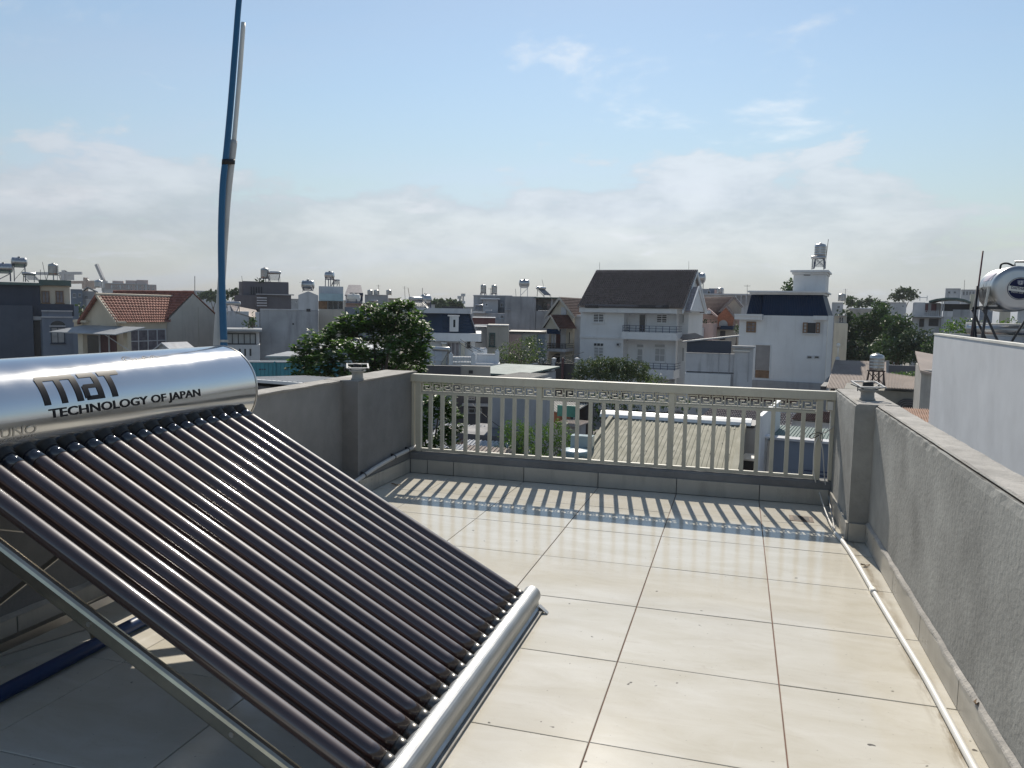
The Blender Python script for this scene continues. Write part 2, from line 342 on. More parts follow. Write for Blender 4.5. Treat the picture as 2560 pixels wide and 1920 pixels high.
for ci in range(-3, 3):
    for ri in range(14):
        x0, x1 = max(ci*T, XL-.01)+.0022, min((ci+1)*T, XR+.01)-.0022; y1, y0 = -ri*T-.0022, -(ri+1)*T+.0022
        key = round(x1-x0, 3)
        if key not in tl:
            b = MB(); hx, hy = (x1-x0)/2, (y1-y0)/2; e = .0018
            b.add([(-hx, -hy, -.011), (hx, -hy, -.011), (hx, hy, -.011), (-hx, hy, -.011), (-hx, -hy, -e), (hx, -hy, -e), (hx, hy, -e), (-hx, hy, -e), (-hx+e, -hy+e, 0), (hx-e, -hy+e, 0), (hx-e, hy-e, 0), (-hx+e, hy-e, 0)],
                  [(0, 1, 5, 4), (1, 2, 6, 5), (2, 3, 7, 6), (3, 0, 4, 7), (4, 5, 9, 8), (5, 6, 10, 9), (6, 7, 11, 10), (7, 4, 8, 11), (8, 9, 10, 11)])
            tl[key] = b.mesh('floor_tile', MARBLE)
        inst(tl[key], 'floor_tile', fl, ((x0+x1)/2, (y0+y1)/2, random.uniform(-.0006, .0006)), (random.uniform(-.0012, .0012), random.uniform(-.0012, .0012), 0))
body = struct(MB().box(XL-.14, .12, G, XR+.14, -8.4, -.304).build('house_storeys_below', GREYW))
def rough_wall(x0, x1, ya, yb, z0, z1, n, jit=.0035, seed=1):
    rd = random.Random(seed); b = MB(); vs = []; fs = []; nx = 4
    for i in range(n+1):
        y = ya+(yb-ya)*i/n; j = lambda k=1: rd.uniform(-jit, jit)*k
        ring = [(x0, y, z0)]+[(x0, y, z0+(z1-z0)*k/3) for k in range(1, 3)]+[(x0, y, z1-.045), (x0+j()+.002, y, z1-.012+j())]
        ring += [(x0+.012+(x1-x0-.024)*k/nx, y, z1+j(.8)) for k in range(nx+1)]
        ring += [(x1-.002+j(), y, z1-.012+j())]+[(x1, y, z0)]
        vs += ring; m = len(ring)
    for i in range(n):
        for k in range(m-1): fs.append((i*m+k, i*m+k+1, (i+1)*m+k+1, (i+1)*m+k))
    fs += [tuple(range(m))[::-1], tuple(range(n*m, (n+1)*m))]
    if (x1-x0)*(yb-ya) > 0: fs = [f[::-1] for f in fs]
    b.add(vs, fs); return b
def skirt(parent, org, pts_fn, cuts, z1=.115, z0=.004):
    for a, b_ in zip(cuts[:-1], cuts[1:]):
        pts_fn(a+.0030, b_-.0030, z0, z1+random.uniform(-.001, .001)).build('skirting_tile', SKIRT, parent, org=org, bevel=.0015)
ZT = .836
for side in (-1, 1):
    lab = ('long grey cement parapet with chipped lighter top, right of the white conduit' if side > 0 else 'shaded grey cement parapet behind the tubes of the solar water heater')
    xi, xp = (XR, XRP) if side > 0 else (XL, XLP); xo = xi+.145*side
    org = (xi, -2.0, 0); t = thing('parapet_wall', lab, 'wall', org)
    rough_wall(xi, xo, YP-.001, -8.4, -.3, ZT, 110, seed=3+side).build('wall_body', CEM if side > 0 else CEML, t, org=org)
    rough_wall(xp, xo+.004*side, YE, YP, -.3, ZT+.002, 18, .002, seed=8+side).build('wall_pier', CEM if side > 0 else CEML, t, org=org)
    # pale bare cement left on the top
    rough_wall(xi+.006*side, xo-.006*side, YP-.01, -8.4, ZT-.004, ZT+.0045, 90, .0025, seed=12+side).build('cement_cap', CEMT, t, org=org)
    rough_wall(xp+.008*side, xo-.004*side, YE-.01, YP+.006, ZT-.003, ZT+.0055, 14, .001, seed=15+side).build('cement_cap', CEMT, t, org=org)
    s = -side
    skirt(t, org, lambda a, b, z0, z1: MB().box(xi, -b, z0, xi+s*.013, -a, z1), [-YP+.013, 1.2, 1.8, 2.4, 3.0, 3.6, 4.2, 4.8, 5.4, 6.0, 6.6, 7.2])
    skirt(t, org, lambda a, b, z0, z1: MB().box(xp, -b, z0, xp+s*.013, -a, z1), [.014, .6, -YP-.0015])
    skirt(t, org, lambda a, b, z0, z1: MB().box(a, YP-.013, z0, b, YP, z1), sorted([xp, xi-.0]) if side > 0 else sorted([xp, xi]))
    # mortar fillet over the skirting
    rd = random.Random(5); y = YP-.02; b = MB(); pts = []
    while y > -7.2: pts.append((y, .117+rd.uniform(-.002, .004), .013+rd.uniform(0, .006))); y -= .06
    vs = []; fs = []
    for y, z, dx in pts: vs += [(xi+s*(dx), y, z-.001), (xi+s*(dx-.003), y, z+.006), (xi+s*.001, y, z+.016)]
    for i in range(len(pts)-1):
        for k in range(2): fs.append((i*3+k, i*3+k+1, i*3+k+4, i*3+k+3))
    b.add(vs, fs).build('mortar_fillet', CEMT, t, org=org)
# low kerb below the railing
org = (0, .06, 0); kerb = thing('low_kerb_wall', 'low dark grey cement kerb with skirting tiles under the cream railing', 'wall', org)
kb = rough_wall(.0, .12, XLP, XRP, -.3, .175, 60, .0015, seed=4); kb.v = [(v[1], v[0], v[2]) for v in kb.v]; kb.f = [f[::-1] for f in kb.f]
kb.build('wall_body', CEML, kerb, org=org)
skirt(kerb, org, lambda a, b, z0, z1: MB().box(a, -.013, z0, b, 0, z1), [XLP+.014, -1.43, -1.2, -.6, 0, .6, 1.2, XRP-.014])
# ------------------------------------------------------------------ railing
RAILM = mat('cream_painted_iron', (.50, .475, .39), .5, var=.08, scale=5, streak=.25, stcol=(.25, .17, .10), dirt=.15)
YR = .045; org = (0, YR, .175)
rail = thing('balcony_railing', 'cream painted iron railing with a Greek key band across the terrace front', 'railing', org)
MB().box(XLP-.004, YR-.032, .762, XRP+.004, YR+.032, .826).build('handrail', RAILM, rail, org=org, bevel=.004)
posts = [-1.53, -.497, .537, 1.588]
for x in posts: MB().box(x-.0225, YR-.02, .176, x+.0225, YR+.02, .7615).build('post', RAILM, rail, org=org, bevel=.002)
for x in (XLP+.014, XRP-.012): MB().box(x-.012, YR-.015, .178, x+.012, YR+.02, .7615).build('end_jamb', RAILM, rail, org=org, bevel=.002)
barme = MB().box(-.0145, -.012, .0, .0145, .012, .462).mesh('baluster', RAILM)
mu = MB(); wu, hu, th = .0885, .066, .0100
def hb(x0, x1, y): mu.box(x0*wu-th/2, -.006, y*hu-th/2, x1*wu+th/2, .006, y*hu+th/2)
def vb(x, y0, y1): mu.box(x*wu-th/2+.0003, -.0055, y0*hu+th/2, x*wu+th/2-.0003, .0055, y1*hu-th/2)
hb(0, .78, 1); vb(0, 0, 1); vb(.78, .26, 1); hb(.28, .78, .26); vb(.28, .26, .66); hb(.28, .52, .66); hb(0, 1.0, 0); hb(.86, 1.0, .5); hb(.98, 1.06, 1)
meand = mu.mesh('key_motif', RAILM)
for a, c in zip(posts[:-1], posts[1:]):
    MB().box(a+.023, YR-.012, .660, c-.023, YR+.012, .678).build('middle_rail', RAILM, rail, org=org)
    MB().box(a+.023, YR-.014, .181, c-.023, YR+.014, .206).build('bottom_rail', RAILM, rail, org=org)
    n = 9; sp = (c-a)/(n+1)
    for k in range(n): inst(barme, 'baluster', rail, (a+sp*(k+1)+random.uniform(-.001, .001), 0, .207-.175-.001), (random.uniform(-.002, .002), random.uniform(-.003, .003), 0))
    m = 11; x0 = a+.03; sp = (c-a-.062)/m
    for k in range(m): inst(meand, 'key_motif', rail, (x0+sp*k, 0, .6835-.175))
# ------------------------------------------------------------------ lamp bases on the piers
def lamp_base(label, p, rz, tilt):
    t = thing('pillar_lamp_base', label, 'lamp base', tuple(p), rz, 'lamp bases left on the two wall piers')
    MB().lathe([(.046, 0), (.048, .006), (.041, .014), (.039, .045), (.046, .055), (.060, .062), (.062, .070), (.050, .074), (.0, .075)], n=24).build('pedestal', CEM, t, True)
    MB().lathe([(.045, .074), (.050, .079), (.045, .083), (0, .083)], n=20).build('porcelain_ring', PVCW, t, True)
    MB().lathe([(.030, .083), (.033, .090), (.030, .112), (.024, .116), (0, .117)], n=18).build('bulb_socket', BLACK, t, True)
    b = MB(); s, wd = .080, .011
    for q in ((-s, -s, s, -s+wd), (-s, s-wd, s, s), (-s, -s+wd, -s+wd, s-wd), (s-wd, -s+wd, s, s-wd)): b.box(q[0], q[1], .0, q[2], q[3], .008)
    fr = b.build('lantern_frame', PVCG, t); fr.location = (0, .0, .095); fr.rotation_euler = (tilt, 0, .15)
    b = MB()
    for sx, sy in ((-1, -1), (1, -1), (1, 1), (-1, 1)): b.bar((sx*.03, sy*.03, .07), (sx*.082, sy*.082, .09), .007, .005)
    struct(b.build('frame_arms', DARKM, t), 'stuff')
    b = MB().box(-.083, -.087, .062, -.078, -.080, .089).build('frame_clip', DARKM, t)
lamp_base('round lamp base with white square frame on the right parapet pier', PZ(2168, 1000, ZT+.005), .1, R_(9))
lamp_base('round lamp base with white square frame on the shaded left parapet pier', PZ(894, 949, ZT+.005), .35, R_(8))
# ------------------------------------------------------------------ conduits, cables, junction box
pts = [PZ(*q, .014) for q in ((2089, 1333), (2110, 1358), (2138, 1400), (2178, 1469), (2240, 1572), (2308.5, 1685), (2363.5, 1785), (2436, 1920))]
d = (pts[-1]-pts[-3]).normalized(); pts += [pts[-1]+d*1.0, pts[-1]+d*2.2]
def smooth_path(P, n=6):
    P = [Vector(p) for p in P]; out = []
    for i in range(len(P)-1):
        p0, p1, p2, p3 = P[max(i-1, 0)], P[i], P[i+1], P[min(i+2, len(P)-1)]
        for k in range(n):
            t = k/n; out.append(.5*((2*p1)+(p2-p0)*t+(2*p0-5*p1+4*p2-p3)*t*t+(3*p1-p0-3*p2+p3)*t**3))
    return out+[P[-1]]
cd = thing('floor_conduit', 'white plastic conduit lying on the tiles along the right parapet', 'pipe', tuple(pts[3]))
MB().tube(smooth_path(pts, 8), .0125, 14).build('conduit_pipe', PVCW, cd, True, org=tuple(pts[3]))
for q in (pts[3]+(pts[4]-pts[3])*.1,):
    MB().tube([q-d*.03, q+d*.03], .0155, 14).build('pipe_coupling', PVCW, cd, True, org=tuple(pts[3]))
for lab, P, m in (('white cable hanging from the rightmost railing post into the floor conduit', [PY(2049, 1086, .015), PY(2038, 1110, .012), PY(2034, 1150, .010), PY(2036, 1192, .0), PY(2050, 1236, -.03), PZ(2066, 1284, .05), PZ(2089, 1334, .016)], PVCW),
                  ('dark cable tied to the railing end that turns white near the floor', [PY(2087, 1063, .03), PY(2066, 1080, .012), PY(2049, 1088, .012), PY(2057, 1128, .008), PY(2062, 1200, .0), PY(2072, 1245, -.03), PZ(2082, 1300, .03), PZ(2088, 1331, .016)], PVCG)):
    o = MB().tube(smooth_path(P, 8), .0042, 8).build('electric_cable', m, None, True, org=tuple(P[-1])); tag(o, lab, 'cable')
o = MB().tube(smooth_path([PY(2052, 1086, .012), PY(2030, 1096, .008), PY(2024, 1090, .008), PY(2040, 1082, .006), PY(2056, 1086, .006), PY(2055, 1105, .01)], 8), .003, 8).build('cable_loop', BLACK, None, True)
tag(o, 'small dark cable loop knotted round the rightmost railing post', 'cable')
jb = thing('junction_box', 'cream plastic junction box under the right end of the handrail', 'electric box', (1.656, .085, .70))
MB().box(1.632, .03, .685, 1.682, .075, .758).build('box_body', RAILM, jb, org=jb.location, bevel=.004)
MB().box(1.637, .024, .69, 1.677, .0295, .753).build('box_lid', PVCW, jb, org=jb.location, bevel=.002)
MB().tube([(1.668, .052, .684), (1.672, .052, .19)], .008, 10).build('conduit_pipe', PVCW, jb, True, org=jb.location)
P = [PX(1040, 1116, -1.572), PX(1020, 1126, -1.572), PX(985, 1143, -1.572), PX(944, 1166, -1.572), PX(910, 1189, -1.572), PX(884, 1207, -1.572), PX(876, 1213, -1.575)]
P += [P[-1]+Vector((0, -.12, -.05)), P[-1]+Vector((-.03, -.5, -.06)), P[-1]+Vector((-.04, -1.5, -.075))]
gp = thing('grey_drain_pipe', 'grey plastic pipe clipped low along the shaded left pier', 'pipe', tuple(P[3]))
MB().tube(smooth_path(P, 6), .0165, 14).build('pipe_run', PVCG, gp, True, org=tuple(P[3]))
MB().tube([P[0], P[0]+(P[0]-P[1]).normalized()*.03], .0185, 14).build('end_cap', PVCW, gp, True, org=tuple(P[3]))
for k in (1, 2, 4):
    q = P[k]; dd = (P[k+1]-q).normalized(); MB().tube([q-dd*.006, q+dd*.006], .0195, 12).box(q.x-.024, q.y-.006, q.z+.004, q.x-.004, q.y+.006, q.z+.028).build('pipe_clip', DARKM, gp, org=tuple(P[3]))
# floor drain and small litter
p = PZ(2003, 1297, 0.001); fd = thing('floor_drain', 'square dark floor drain grate stained with dirt near the right corner', 'drain', tuple(p))
MB().box(-.075, -.075, -.0005, .075, .075, .0025).build('drain_plate', mat('rusty_drain', (.16, .12, .09), .8, var=.4, scale=30), fd)
for k in range(5): MB().box(-.05, -.05+k*.022, .0026, .05, -.05+k*.022+.012, .004).build('drain_slot', BLACK, fd)
LEAFD = mat('dry_leaf', (.17, .11, .06), .9, var=.3, scale=20)
def litter(name, label, p, s, rz):
    n = 9; vs = []; 
    for i in range(n):
        t = i/(n-1); wd = math.sin(t*math.pi)**.8*.35; vs += [((t-.5)*s, -wd*s/2, .006*math.sin(t*5)+.004+.2*s*abs(t-.5)), ((t-.5)*s, 0, .002+.2*s*abs(t-.5)), ((t-.5)*s, wd*s/2, .004*math.cos(t*4)+.006+.2*s*abs(t-.5))]
    b = MB(); fs = []
    for i in range(n-1):
        for k in range(2): fs.append((i*3+k, i*3+k+1, i*3+k+4, i*3+k+3))
    b.add(vs, fs); o = b.build(name, LEAFD); o.location = p; o.rotation_euler = (0, 0, rz)
    md = o.modifiers.new('thickness', 'SOLIDIFY'); md.thickness = .0006
    tag(o, label, 'leaf', 'dry leaves blown onto the terrace')
litter('dry_leaf', 'curled dry leaf on the tiles beside the white conduit', PZ(2163, 1415, 0.001), .055, .4)
litter('dry_leaf', 'dry brown leaf in the sunlit far left corner of the terrace', PZ(990, 1213, 0.001), .075, .2)
litter('dry_leaf', 'crumpled dry leaf stuck on the skirting ledge of the right parapet', Vector((XR-.012, -3.2, .122)), .05, 1.2)
WEED = mat('weed_leaf', (.05, .12, .03), .6, var=.3, scale=20, trans=.3)
wd = thing('weed', 'small green weed sprouting at the foot of the left pier', 'plant', tuple(PZ(913, 1226, 0)))
b = MB()
for k in range(9):
    a = k*.9; q = Vector((math.cos(a)*.04, math.sin(a)*.03, .03+.012*k % .05)); b.tube([(0, 0, 0), q*.7], .001, 4)
    u = Vector((-math.sin(a), math.cos(a), 0))*.011; b.add([q*.7, q+u, q*1.5, q-u], [(0, 1, 2, 3)])
b.build('foliage', WEED, wd)
# ------------------------------------------------------------------ solar water heater
TX, TZ, TR = -1.52, .945, .212; BX, BZ = .135, .072; Y0, NT, PIT = -2.672, 18, .0852
Y1 = Y0-(NT-1)*PIT
def tank_steel():
    m = bpy.data.materials.new('brushed_tank_steel'); m.use_nodes = True; nt = m.node_tree; N = nt.nodes; L = nt.links; b = N['Principled BSDF']
    b.inputs['Metallic'].default_value = 1; b.inputs['Base Color'].default_value = (.60, .60, .60, 1)
    tc = N.new('ShaderNodeTexCoord'); mp = N.new('ShaderNodeMapping'); L.new(tc.outputs['Object'], mp.inputs[0]); mp.inputs['Scale'].default_value = (30, 1.2, 30)
    n1 = N.new('ShaderNodeTexNoise'); n1.inputs['Scale'].default_value = 3; n1.inputs['Detail'].default_value = 5; L.new(mp.outputs[0], n1.inputs['Vector'])
    n2 = N.new('ShaderNodeTexNoise'); n2.inputs['Scale'].default_value = 4; n2.inputs['Detail'].default_value = 6; L.new(tc.outputs['Object'], n2.inputs['Vector'])
    r = N.new('ShaderNodeMapRange'); L.new(n2.outputs[0], r.inputs[0]); r.inputs[1].default_value = .3; r.inputs[2].default_value = .7; r.inputs[3].default_value = .09; r.inputs[4].default_value = .19; L.new(r.outputs[0], b.inputs['Roughness'])
    n3 = N.new('ShaderNodeTexNoise'); n3.inputs['Scale'].default_value = 1.6; n3.inputs['Detail'].default_value = 2; mp3 = N.new('ShaderNodeMapping'); mp3.inputs['Scale'].default_value = (2.5, .8, 2.5); L.new(tc.outputs['Object'], mp3.inputs[0]); L.new(mp3.outputs[0], n3.inputs['Vector'])
    bp0 = N.new('ShaderNodeBump'); bp0.inputs['Strength'].default_value = .25; bp0.inputs['Distance'].default_value = .02; L.new(n3.outputs[0], bp0.inputs['Height'])
    bp = N.new('ShaderNodeBump'); bp.inputs['Strength'].default_value = .03; bp.inputs['Distance'].default_value = .003; L.new(n1.outputs[0], bp.inputs['Height']); L.new(bp0.outputs[0], bp.inputs['Normal']); L.new(bp.outputs[0], b.inputs['Normal'])
    return m
TSTEEL = tank_steel()
TUBEM = mat('evacuated_tube_glass', (.045, .02, .016), .5, var=.3, scale=1.5, spec=.38, coat=1.0)
TIPM = mat('silvered_tube_end', (.13, .125, .115), .3, metal=.6, var=.45, scale=25)
CLEAR = mat('tube_neck_glass', (.03, .034, .045), .1, var=.2, spec=.9)
BADGE = mat('black_print', (.008, .008, .011), .4, var=.1, spec=.2)
ENGR = mat('etched_steel', (.50, .50, .49), .3, metal=1.0, var=.1)
HE = (TX, Y0, 0)
ht = thing('solar_water_heater', 'solar water heater with steel tank and rows of dark glass tubes on the left', 'water heater', HE)
prof = [(.0, .012), (.12, .010), (.165, .004), (.190, -.006), (.203, -.022), (.206, -.030), (.2115, -.033), (.2125, -.036), (.2115, -.040), (.2115, -.043)]
ya = -2.515; yb = Y1-.20
full = [(r, ya+h) for r, h in prof]+[(TR-.0005, y) for y in np.linspace(ya-.06, yb+.06, 40)]+[(r, yb-h) for r, h in prof[::-1]]
tank = MB().lathe(full, (TX, 0, TZ), 'y', 96); tank.f = [f[::-1] for f in tank.f]
tko = tank.build('tank', TSTEEL, ht, True, org=HE)
for y in (ya-.045, yb+.045): MB().lathe([(TR-.001, y-.003), (TR+.0025, y-.002), (TR+.0025, y+.002), (TR-.001, y+.003)], (TX, 0, TZ), 'y', 72).build('rim_band', STEELW, tko, True, org=HE)
def on_tank(me, name, m, y0, a0, r=TR+.0012, parent=tko):       # lay a flat (u, v) mesh on the tank: u along the tank, v round it
    for v in me.vertices:
        a = a0+v.co.y/TR; y = y0+v.co.x; v.co = (TX+r*math.cos(a)-HE[0], y-HE[1], TZ+r*math.sin(a)-HE[2])
    me.materials.append(m); me.update(); o = bpy.data.objects.new(name, me); COL.objects.link(o); o.parent = parent; return o
def fit_text(body, u, v, cuts, fat=0.0):
    me = text_mesh(body, 1, cuts, fat); xs = [q.co.x for q in me.vertices]; ys = [q.co.y for q in me.vertices]
    for q in me.vertices: q.co.x = (q.co.x-min(xs))/(max(xs)-min(xs))*u; q.co.y = (q.co.y-min(ys))/(max(ys)-min(ys))*v
    return me
on_tank(fit_text('TECHNOLOGY OF JAPAN', .80, .043, 5, .022), 'lettering', BADGE, -3.785, R_(-.3))
on_tank(fit_text('MATSUNO', .285, .030, 4, .004), 'etched_lettering', ENGR, -4.125, R_(-9))
on_tank(fit_text('TECHNOLOGY OF JAPAN', .285, .011, 3), 'etched_lettering', ENGR, -4.125, R_(-13.5))
def poly_letters():
    b = MB()
    def rect(x0, y0, x1, y1):                                   # subdivided so that it follows the tank
        n = max(2, int(abs(y1-y0)/.004))
        for k in range(n): a, c = y0+(y1-y0)*k/n, y0+(y1-y0)*(k+1)/n; b.add([(x0, a, 0), (x1, a, 0), (x1, c, 0), (x0, c, 0)], [(0, 1, 2, 3)])
    H = .1115; s = .020
    rect(0, 0, .026, H-.012); rect(.074, 0, .099, H-s); rect(.142, 0, .170, H-.012)
    rect(.006, H-s, .164, H); rect(0, H-s-.002, .03, H-.008); rect(.14, H-s-.002, .170, H-.008)
    a0 = .179                                                   # the letter a
    rect(a0+.008, H-s, a0+.084, H); rect(a0+.064, 0, a0+.091, H-.010); rect(a0+.010, .046, a0+.066, .046+.016); rect(a0, .008, a0+.025, .056); rect(a0+.008, 0, a0+.066, .016)
    t0 = .282; rect(t0, H-s, t0+.100, H+.002); rect(t0+.026, 0, t0+.054, H-s)
    me = b.mesh('logo', BADGE); me.materials.clear(); return me
on_tank(poly_letters(), 'logo', BADGE, -3.795, R_(15), TR+.0014)
b = MB()
for cx, rr in ((0, .030), (.105, .024), (.155, .024)):
    for (r0, r1) in ((rr, rr-.003), (rr*.62, rr*.62-.003)):
        n = 28
        for k in range(n):
            a, c = 2*math.pi*k/n, 2*math.pi*(k+1)/n; b.add([(cx+r0*math.cos(a), r0*math.sin(a), 0), (cx+r0*math.cos(c), r0*math.sin(c), 0), (cx+r1*math.cos(c), r1*math.sin(c), 0), (cx+r1*math.cos(a), r1*math.sin(a), 0)], [(0, 1, 2, 3)])
me = b.mesh('round_stamps', BADGE); me.materials.clear(); struct(on_tank(me, 'round_stamps', BADGE, -3.29, R_(60)), 'stuff')
on_tank(fit_text('RoHS', .055, .020, 4), 'lettering', BADGE, -3.25, R_(58))
# tubes
tdir = Vector((TX-BX, 0, TZ-BZ)); LT = tdir.length; tdir.normalize(); ang = math.atan2(tdir.z, -tdir.x)
def on_axis(prof, n=40):                                        # lathe about the tube axis, s measured from the low end
    b = MB().lathe(prof, n=n); q = tdir.to_track_quat('Z', 'Y').to_matrix(); b.v = [tuple(q @ Vector(v)) for v in b.v]; return b
r = .0292
tube_me = on_axis([(r, .052)]+[(r, s) for s in np.linspace(.10, LT-TR-.075, 12)]+[(r, LT-TR-.07)]).mesh('glass_tube', TUBEM, True)
tip_me = on_axis([(r-.0006, .01), (r-.0006, .03), (r-.0004, .0515)]).mesh('silvered_end', TIPM, True)
neck_me = on_axis([(r+.0003, LT-TR-.0695), (r+.0003, LT-TR-.01)]).mesh('neck', CLEAR, True)
col_me = on_axis([(r+.0005, LT-TR-.022), (r+.0035, LT-TR-.019), (r+.0045, LT-TR-.004), (r+.010, LT-TR-.001), (r+.011, LT-TR+.02), (r+.002, LT-TR+.03)]).mesh('rubber_seal', BLACK, True)
for k in range(NT):
    loc = (BX-HE[0], -k*PIT, BZ); o = inst(tube_me, 'glass_tube', ht, loc, (0, random.uniform(-.0008, .0008), 0))
    inst(tip_me, 'silvered_end', o); inst(neck_me, 'neck', o); inst(col_me, 'rubber_seal', ht, loc)
# tube rail at the foot
def extr(prof, ya, yb): return MB().prism([(x, ya, z) for x, z in prof], (0, yb-ya, 0))
c0 = Vector((BX+.008, 0, BZ-.004)); arc = [(c0.x+.0415*math.cos(R_(a)), c0.z+.0415*math.sin(R_(a))) for a in range(130, -50, -12)]
prof = arc+[(c0.x+.034, .026), (c0.x+.044, .018), (c0.x+.044, .006), (c0.x-.03, .006), (c0.x-.035, .035)]
hold = extr(prof, Y1-.10, Y0+.09); hold.build('tube_rail', mat('satin_aluminium', (.42, .425, .42), .45, metal=.9, var=.06, scale=6, dirt=.15), ht, org=HE, bevel=.0012)
MB().box(c0.x+.0445, Y1-.10, .0045, c0.x+.060, Y0+.085, .012).build('rail_flange', mat('dirty_flange', (.22, .21, .19), .7, var=.3, scale=10), ht, org=HE)
MB().add([(c0.x+.04, Y0+.092, .028), (c0.x+.085, Y0+.07, .004), (c0.x+.085, Y0+.045, .004), (c0.x+.04, Y0+.06, .028), (c0.x+.04, Y0+.092, .024), (c0.x+.085, Y0+.07, .001), (c0.x+.085, Y0+.045, .001), (c0.x+.04, Y0+.06, .024)],
         [(0, 3, 2, 1), (4, 5, 6, 7), (0, 1, 5, 4), (1, 2, 6, 5), (2, 3, 7, 6), (3, 0, 4, 7)]).build('foot_bracket', STEELW, ht, org=HE)
# frame: two slanted rails, rear legs, ties and saddles
nrm = Vector((-tdir.z, 0, tdir.x)); nrm = nrm if nrm.z < 0 else -nrm
for y in (Y0+.075, Y1-.075):
    a = Vector((BX, y, BZ))+nrm*.072-tdir*.02; c = Vector((BX, y, BZ))+nrm*.072+tdir*(LT-.13)
    rl = MB().bar(a, c, .036, .054).build('slant_rail', mat('tarnished_steel', (.50, .44, .34), .16, metal=1, var=.25, scale=5), ht, org=HE, bevel=.012)
    for s in (.25, .55, .86):
        q = a+(c-a)*s; MB().tube([q+Vector((0, -.02, 0)), q+Vector((0, .02, 0))], .008, 8).build('bolt', STEELW, rl, org=HE)
    MB().bar((TX-.03, y-.04 if y > -3.5 else y+.04, .006), (TX-.03, y-.04 if y > -3.5 else y+.04, TZ-TR+.03), .036, .036).build('rear_leg', STEELW, ht, org=HE, bevel=.003)
    yy = y-.08 if y > -3.5 else y+.08
    sd = [(TX+(TR+.003)*math.cos(R_(q)), TZ+(TR+.003)*math.sin(R_(q))) for q in range(-150, -29, 12)]+[(TX+.20, TZ-.15), (TX+.10, TZ-.235), (TX-.10, TZ-.235), (TX-.20, TZ-.15)]
    extr(sd, yy-.03, yy+.03).build('tank_saddle', STEELW, ht, org=HE)
MB().bar((TX-.03, Y0+.02, .10), (TX-.03, Y1-.02, .10), .034, .034).build('rear_tie', STEELW, ht, org=HE)
MB().bar((TX-.055, Y0+.02, .12), (TX-.055, Y1-.02, .66), .03, .004).build('cross_brace', STEELW, ht, org=HE)
MB().bar((TX-.062, Y1-.02, .12), (TX-.062, Y0+.02, .66), .03, .004).build('cross_brace', STEELW, ht, org=HE)
for y in (Y0+.075, Y1-.075):
    a = Vector((BX, y, BZ))+nrm*.10+tdir*(LT*.50); MB().bar(a, (TX-.03, y, .10), .028, .028).build('side_brace', STEELW, ht, org=HE)
# blue water pipe on the floor under the heater
P = [PZ(-160, 1820, .03), PZ(0, 1735, .03), PZ(130, 1668, .03), PZ(250, 1605, .03), PZ(330, 1563, .03), PZ(420, 1520, .03)]
o = MB().tube(smooth_path(P, 5), .027, 14).build('water_pipe', PVCN, None, True, org=tuple(P[2])); tag(o, 'dark blue water pipe on the floor in the shade under the heater', 'pipe')
# ------------------------------------------------------------------ the tall pipes behind the tank
DP = 4.53
BP = [W(*q, DP) for q in ((612, -130), (597.6, 0), (589, 108), (576, 271), (566, 380), (557.5, 461), (553.5, 569), (554, 678), (557, 786), (559.6, 862), (560, 960), (560, 1040))]
bp = thing('blue_pole_pipe', 'tall blue plastic pipe rising behind the steel tank into the sky', 'pipe', tuple(BP[-1]))
MB().tube(smooth_path(BP, 5), [.016+.006*i/((len(BP)-1)*5) for i in range((len(BP)-1)*5+1)], 16).build('pipe_body', PVCB, bp, True, org=tuple(BP[-1]))
q0, q1 = W(551, 852, DP), W(569, 852, DP); MB().tube([W(560, 856, DP), W(560, 850, DP)], .0235, 14).build('wire_tie', STEELW, bp, org=tuple(BP[-1]))
WP = [W(*q, DP+.042) for q in ((608.5, 57), (598, 200), (584, 362), (568, 500), (553, 720), (543, 862), (540, 1030))]
wp = thing('white_pole_pipe', 'grey white plastic pipe of two widths taped to the tall blue pipe', 'pipe', tuple(WP[-1]))
MB().tube(smooth_path(WP[:3], 5), .0135, 14).build('upper_pipe', PVCW, wp, True, org=tuple(WP[-1]))
lo = [WP[2]-(WP[3]-WP[2])*.02]+WP[2:]; MB().tube(smooth_path(lo, 5), [.0182+.006*i/((len(lo)-1)*5) for i in range((len(lo)-1)*5+1)], 14).build('lower_pipe', PVCG, wp, True, org=tuple(WP[-1]))
tp = Vector(W(570, 405, DP+.018)); c = Vector(W(563, 405, DP)); e = Vector(W(577, 405, DP+.042))
b = MB(); up = Vector((0, 0, 1)); ax = (e-c).normalized(); sd = ax.cross(up).normalized(); pts = []
for k in range(20):
    a = 2*math.pi*k/20; q = Vector(ax*math.cos(a)*.0225+sd*math.sin(a)*.0225); q += (ax*.0245 if math.cos(a) > 0 else -ax*.0205); pts.append(tp+q-up*.014)
b.prism([tuple(q) for q in pts], (0.003, 0, .030)).build('black_tape', BLACK, wp, True, org=tuple(WP[-1]))
# ================================================================== roofs, tanks, plants: shared builders
def tile_roof(p00, p10, p01, p11, nu, nv, amp, n=None):         # p00,p10 along the eave, p01,p11 along the ridge; rows lap over each other
    p00, p10, p01, p11 = map(Vector, (p00, p10, p01, p11)); nn = (p10-p00).cross(p01-p00).normalized(); nn = -nn if nn.z < 0 else nn
    b = MB(); vs = []; fs = []; K = 4; M_ = nu*K+1
    rows = []
    for j in range(nv): rows += [(j/nv, amp*1.1), ((j+1)/nv-.002, .0)]
    for t, lift in rows:
        for i in range(M_):
            s = i/(nu*K); ph = (i % K)/K; hgt = amp*(.5-.5*math.cos(2*math.pi*ph))
            vs.append(p00*(1-s)*(1-t)+p10*s*(1-t)+p01*(1-s)*t+p11*s*t+nn*(hgt+lift))
    for j in range(len(rows)-1):
        for i in range(M_-1): a = j*M_+i; fs.append((a, a+1, a+M_+1, a+M_))
    return b.add(vs, fs)
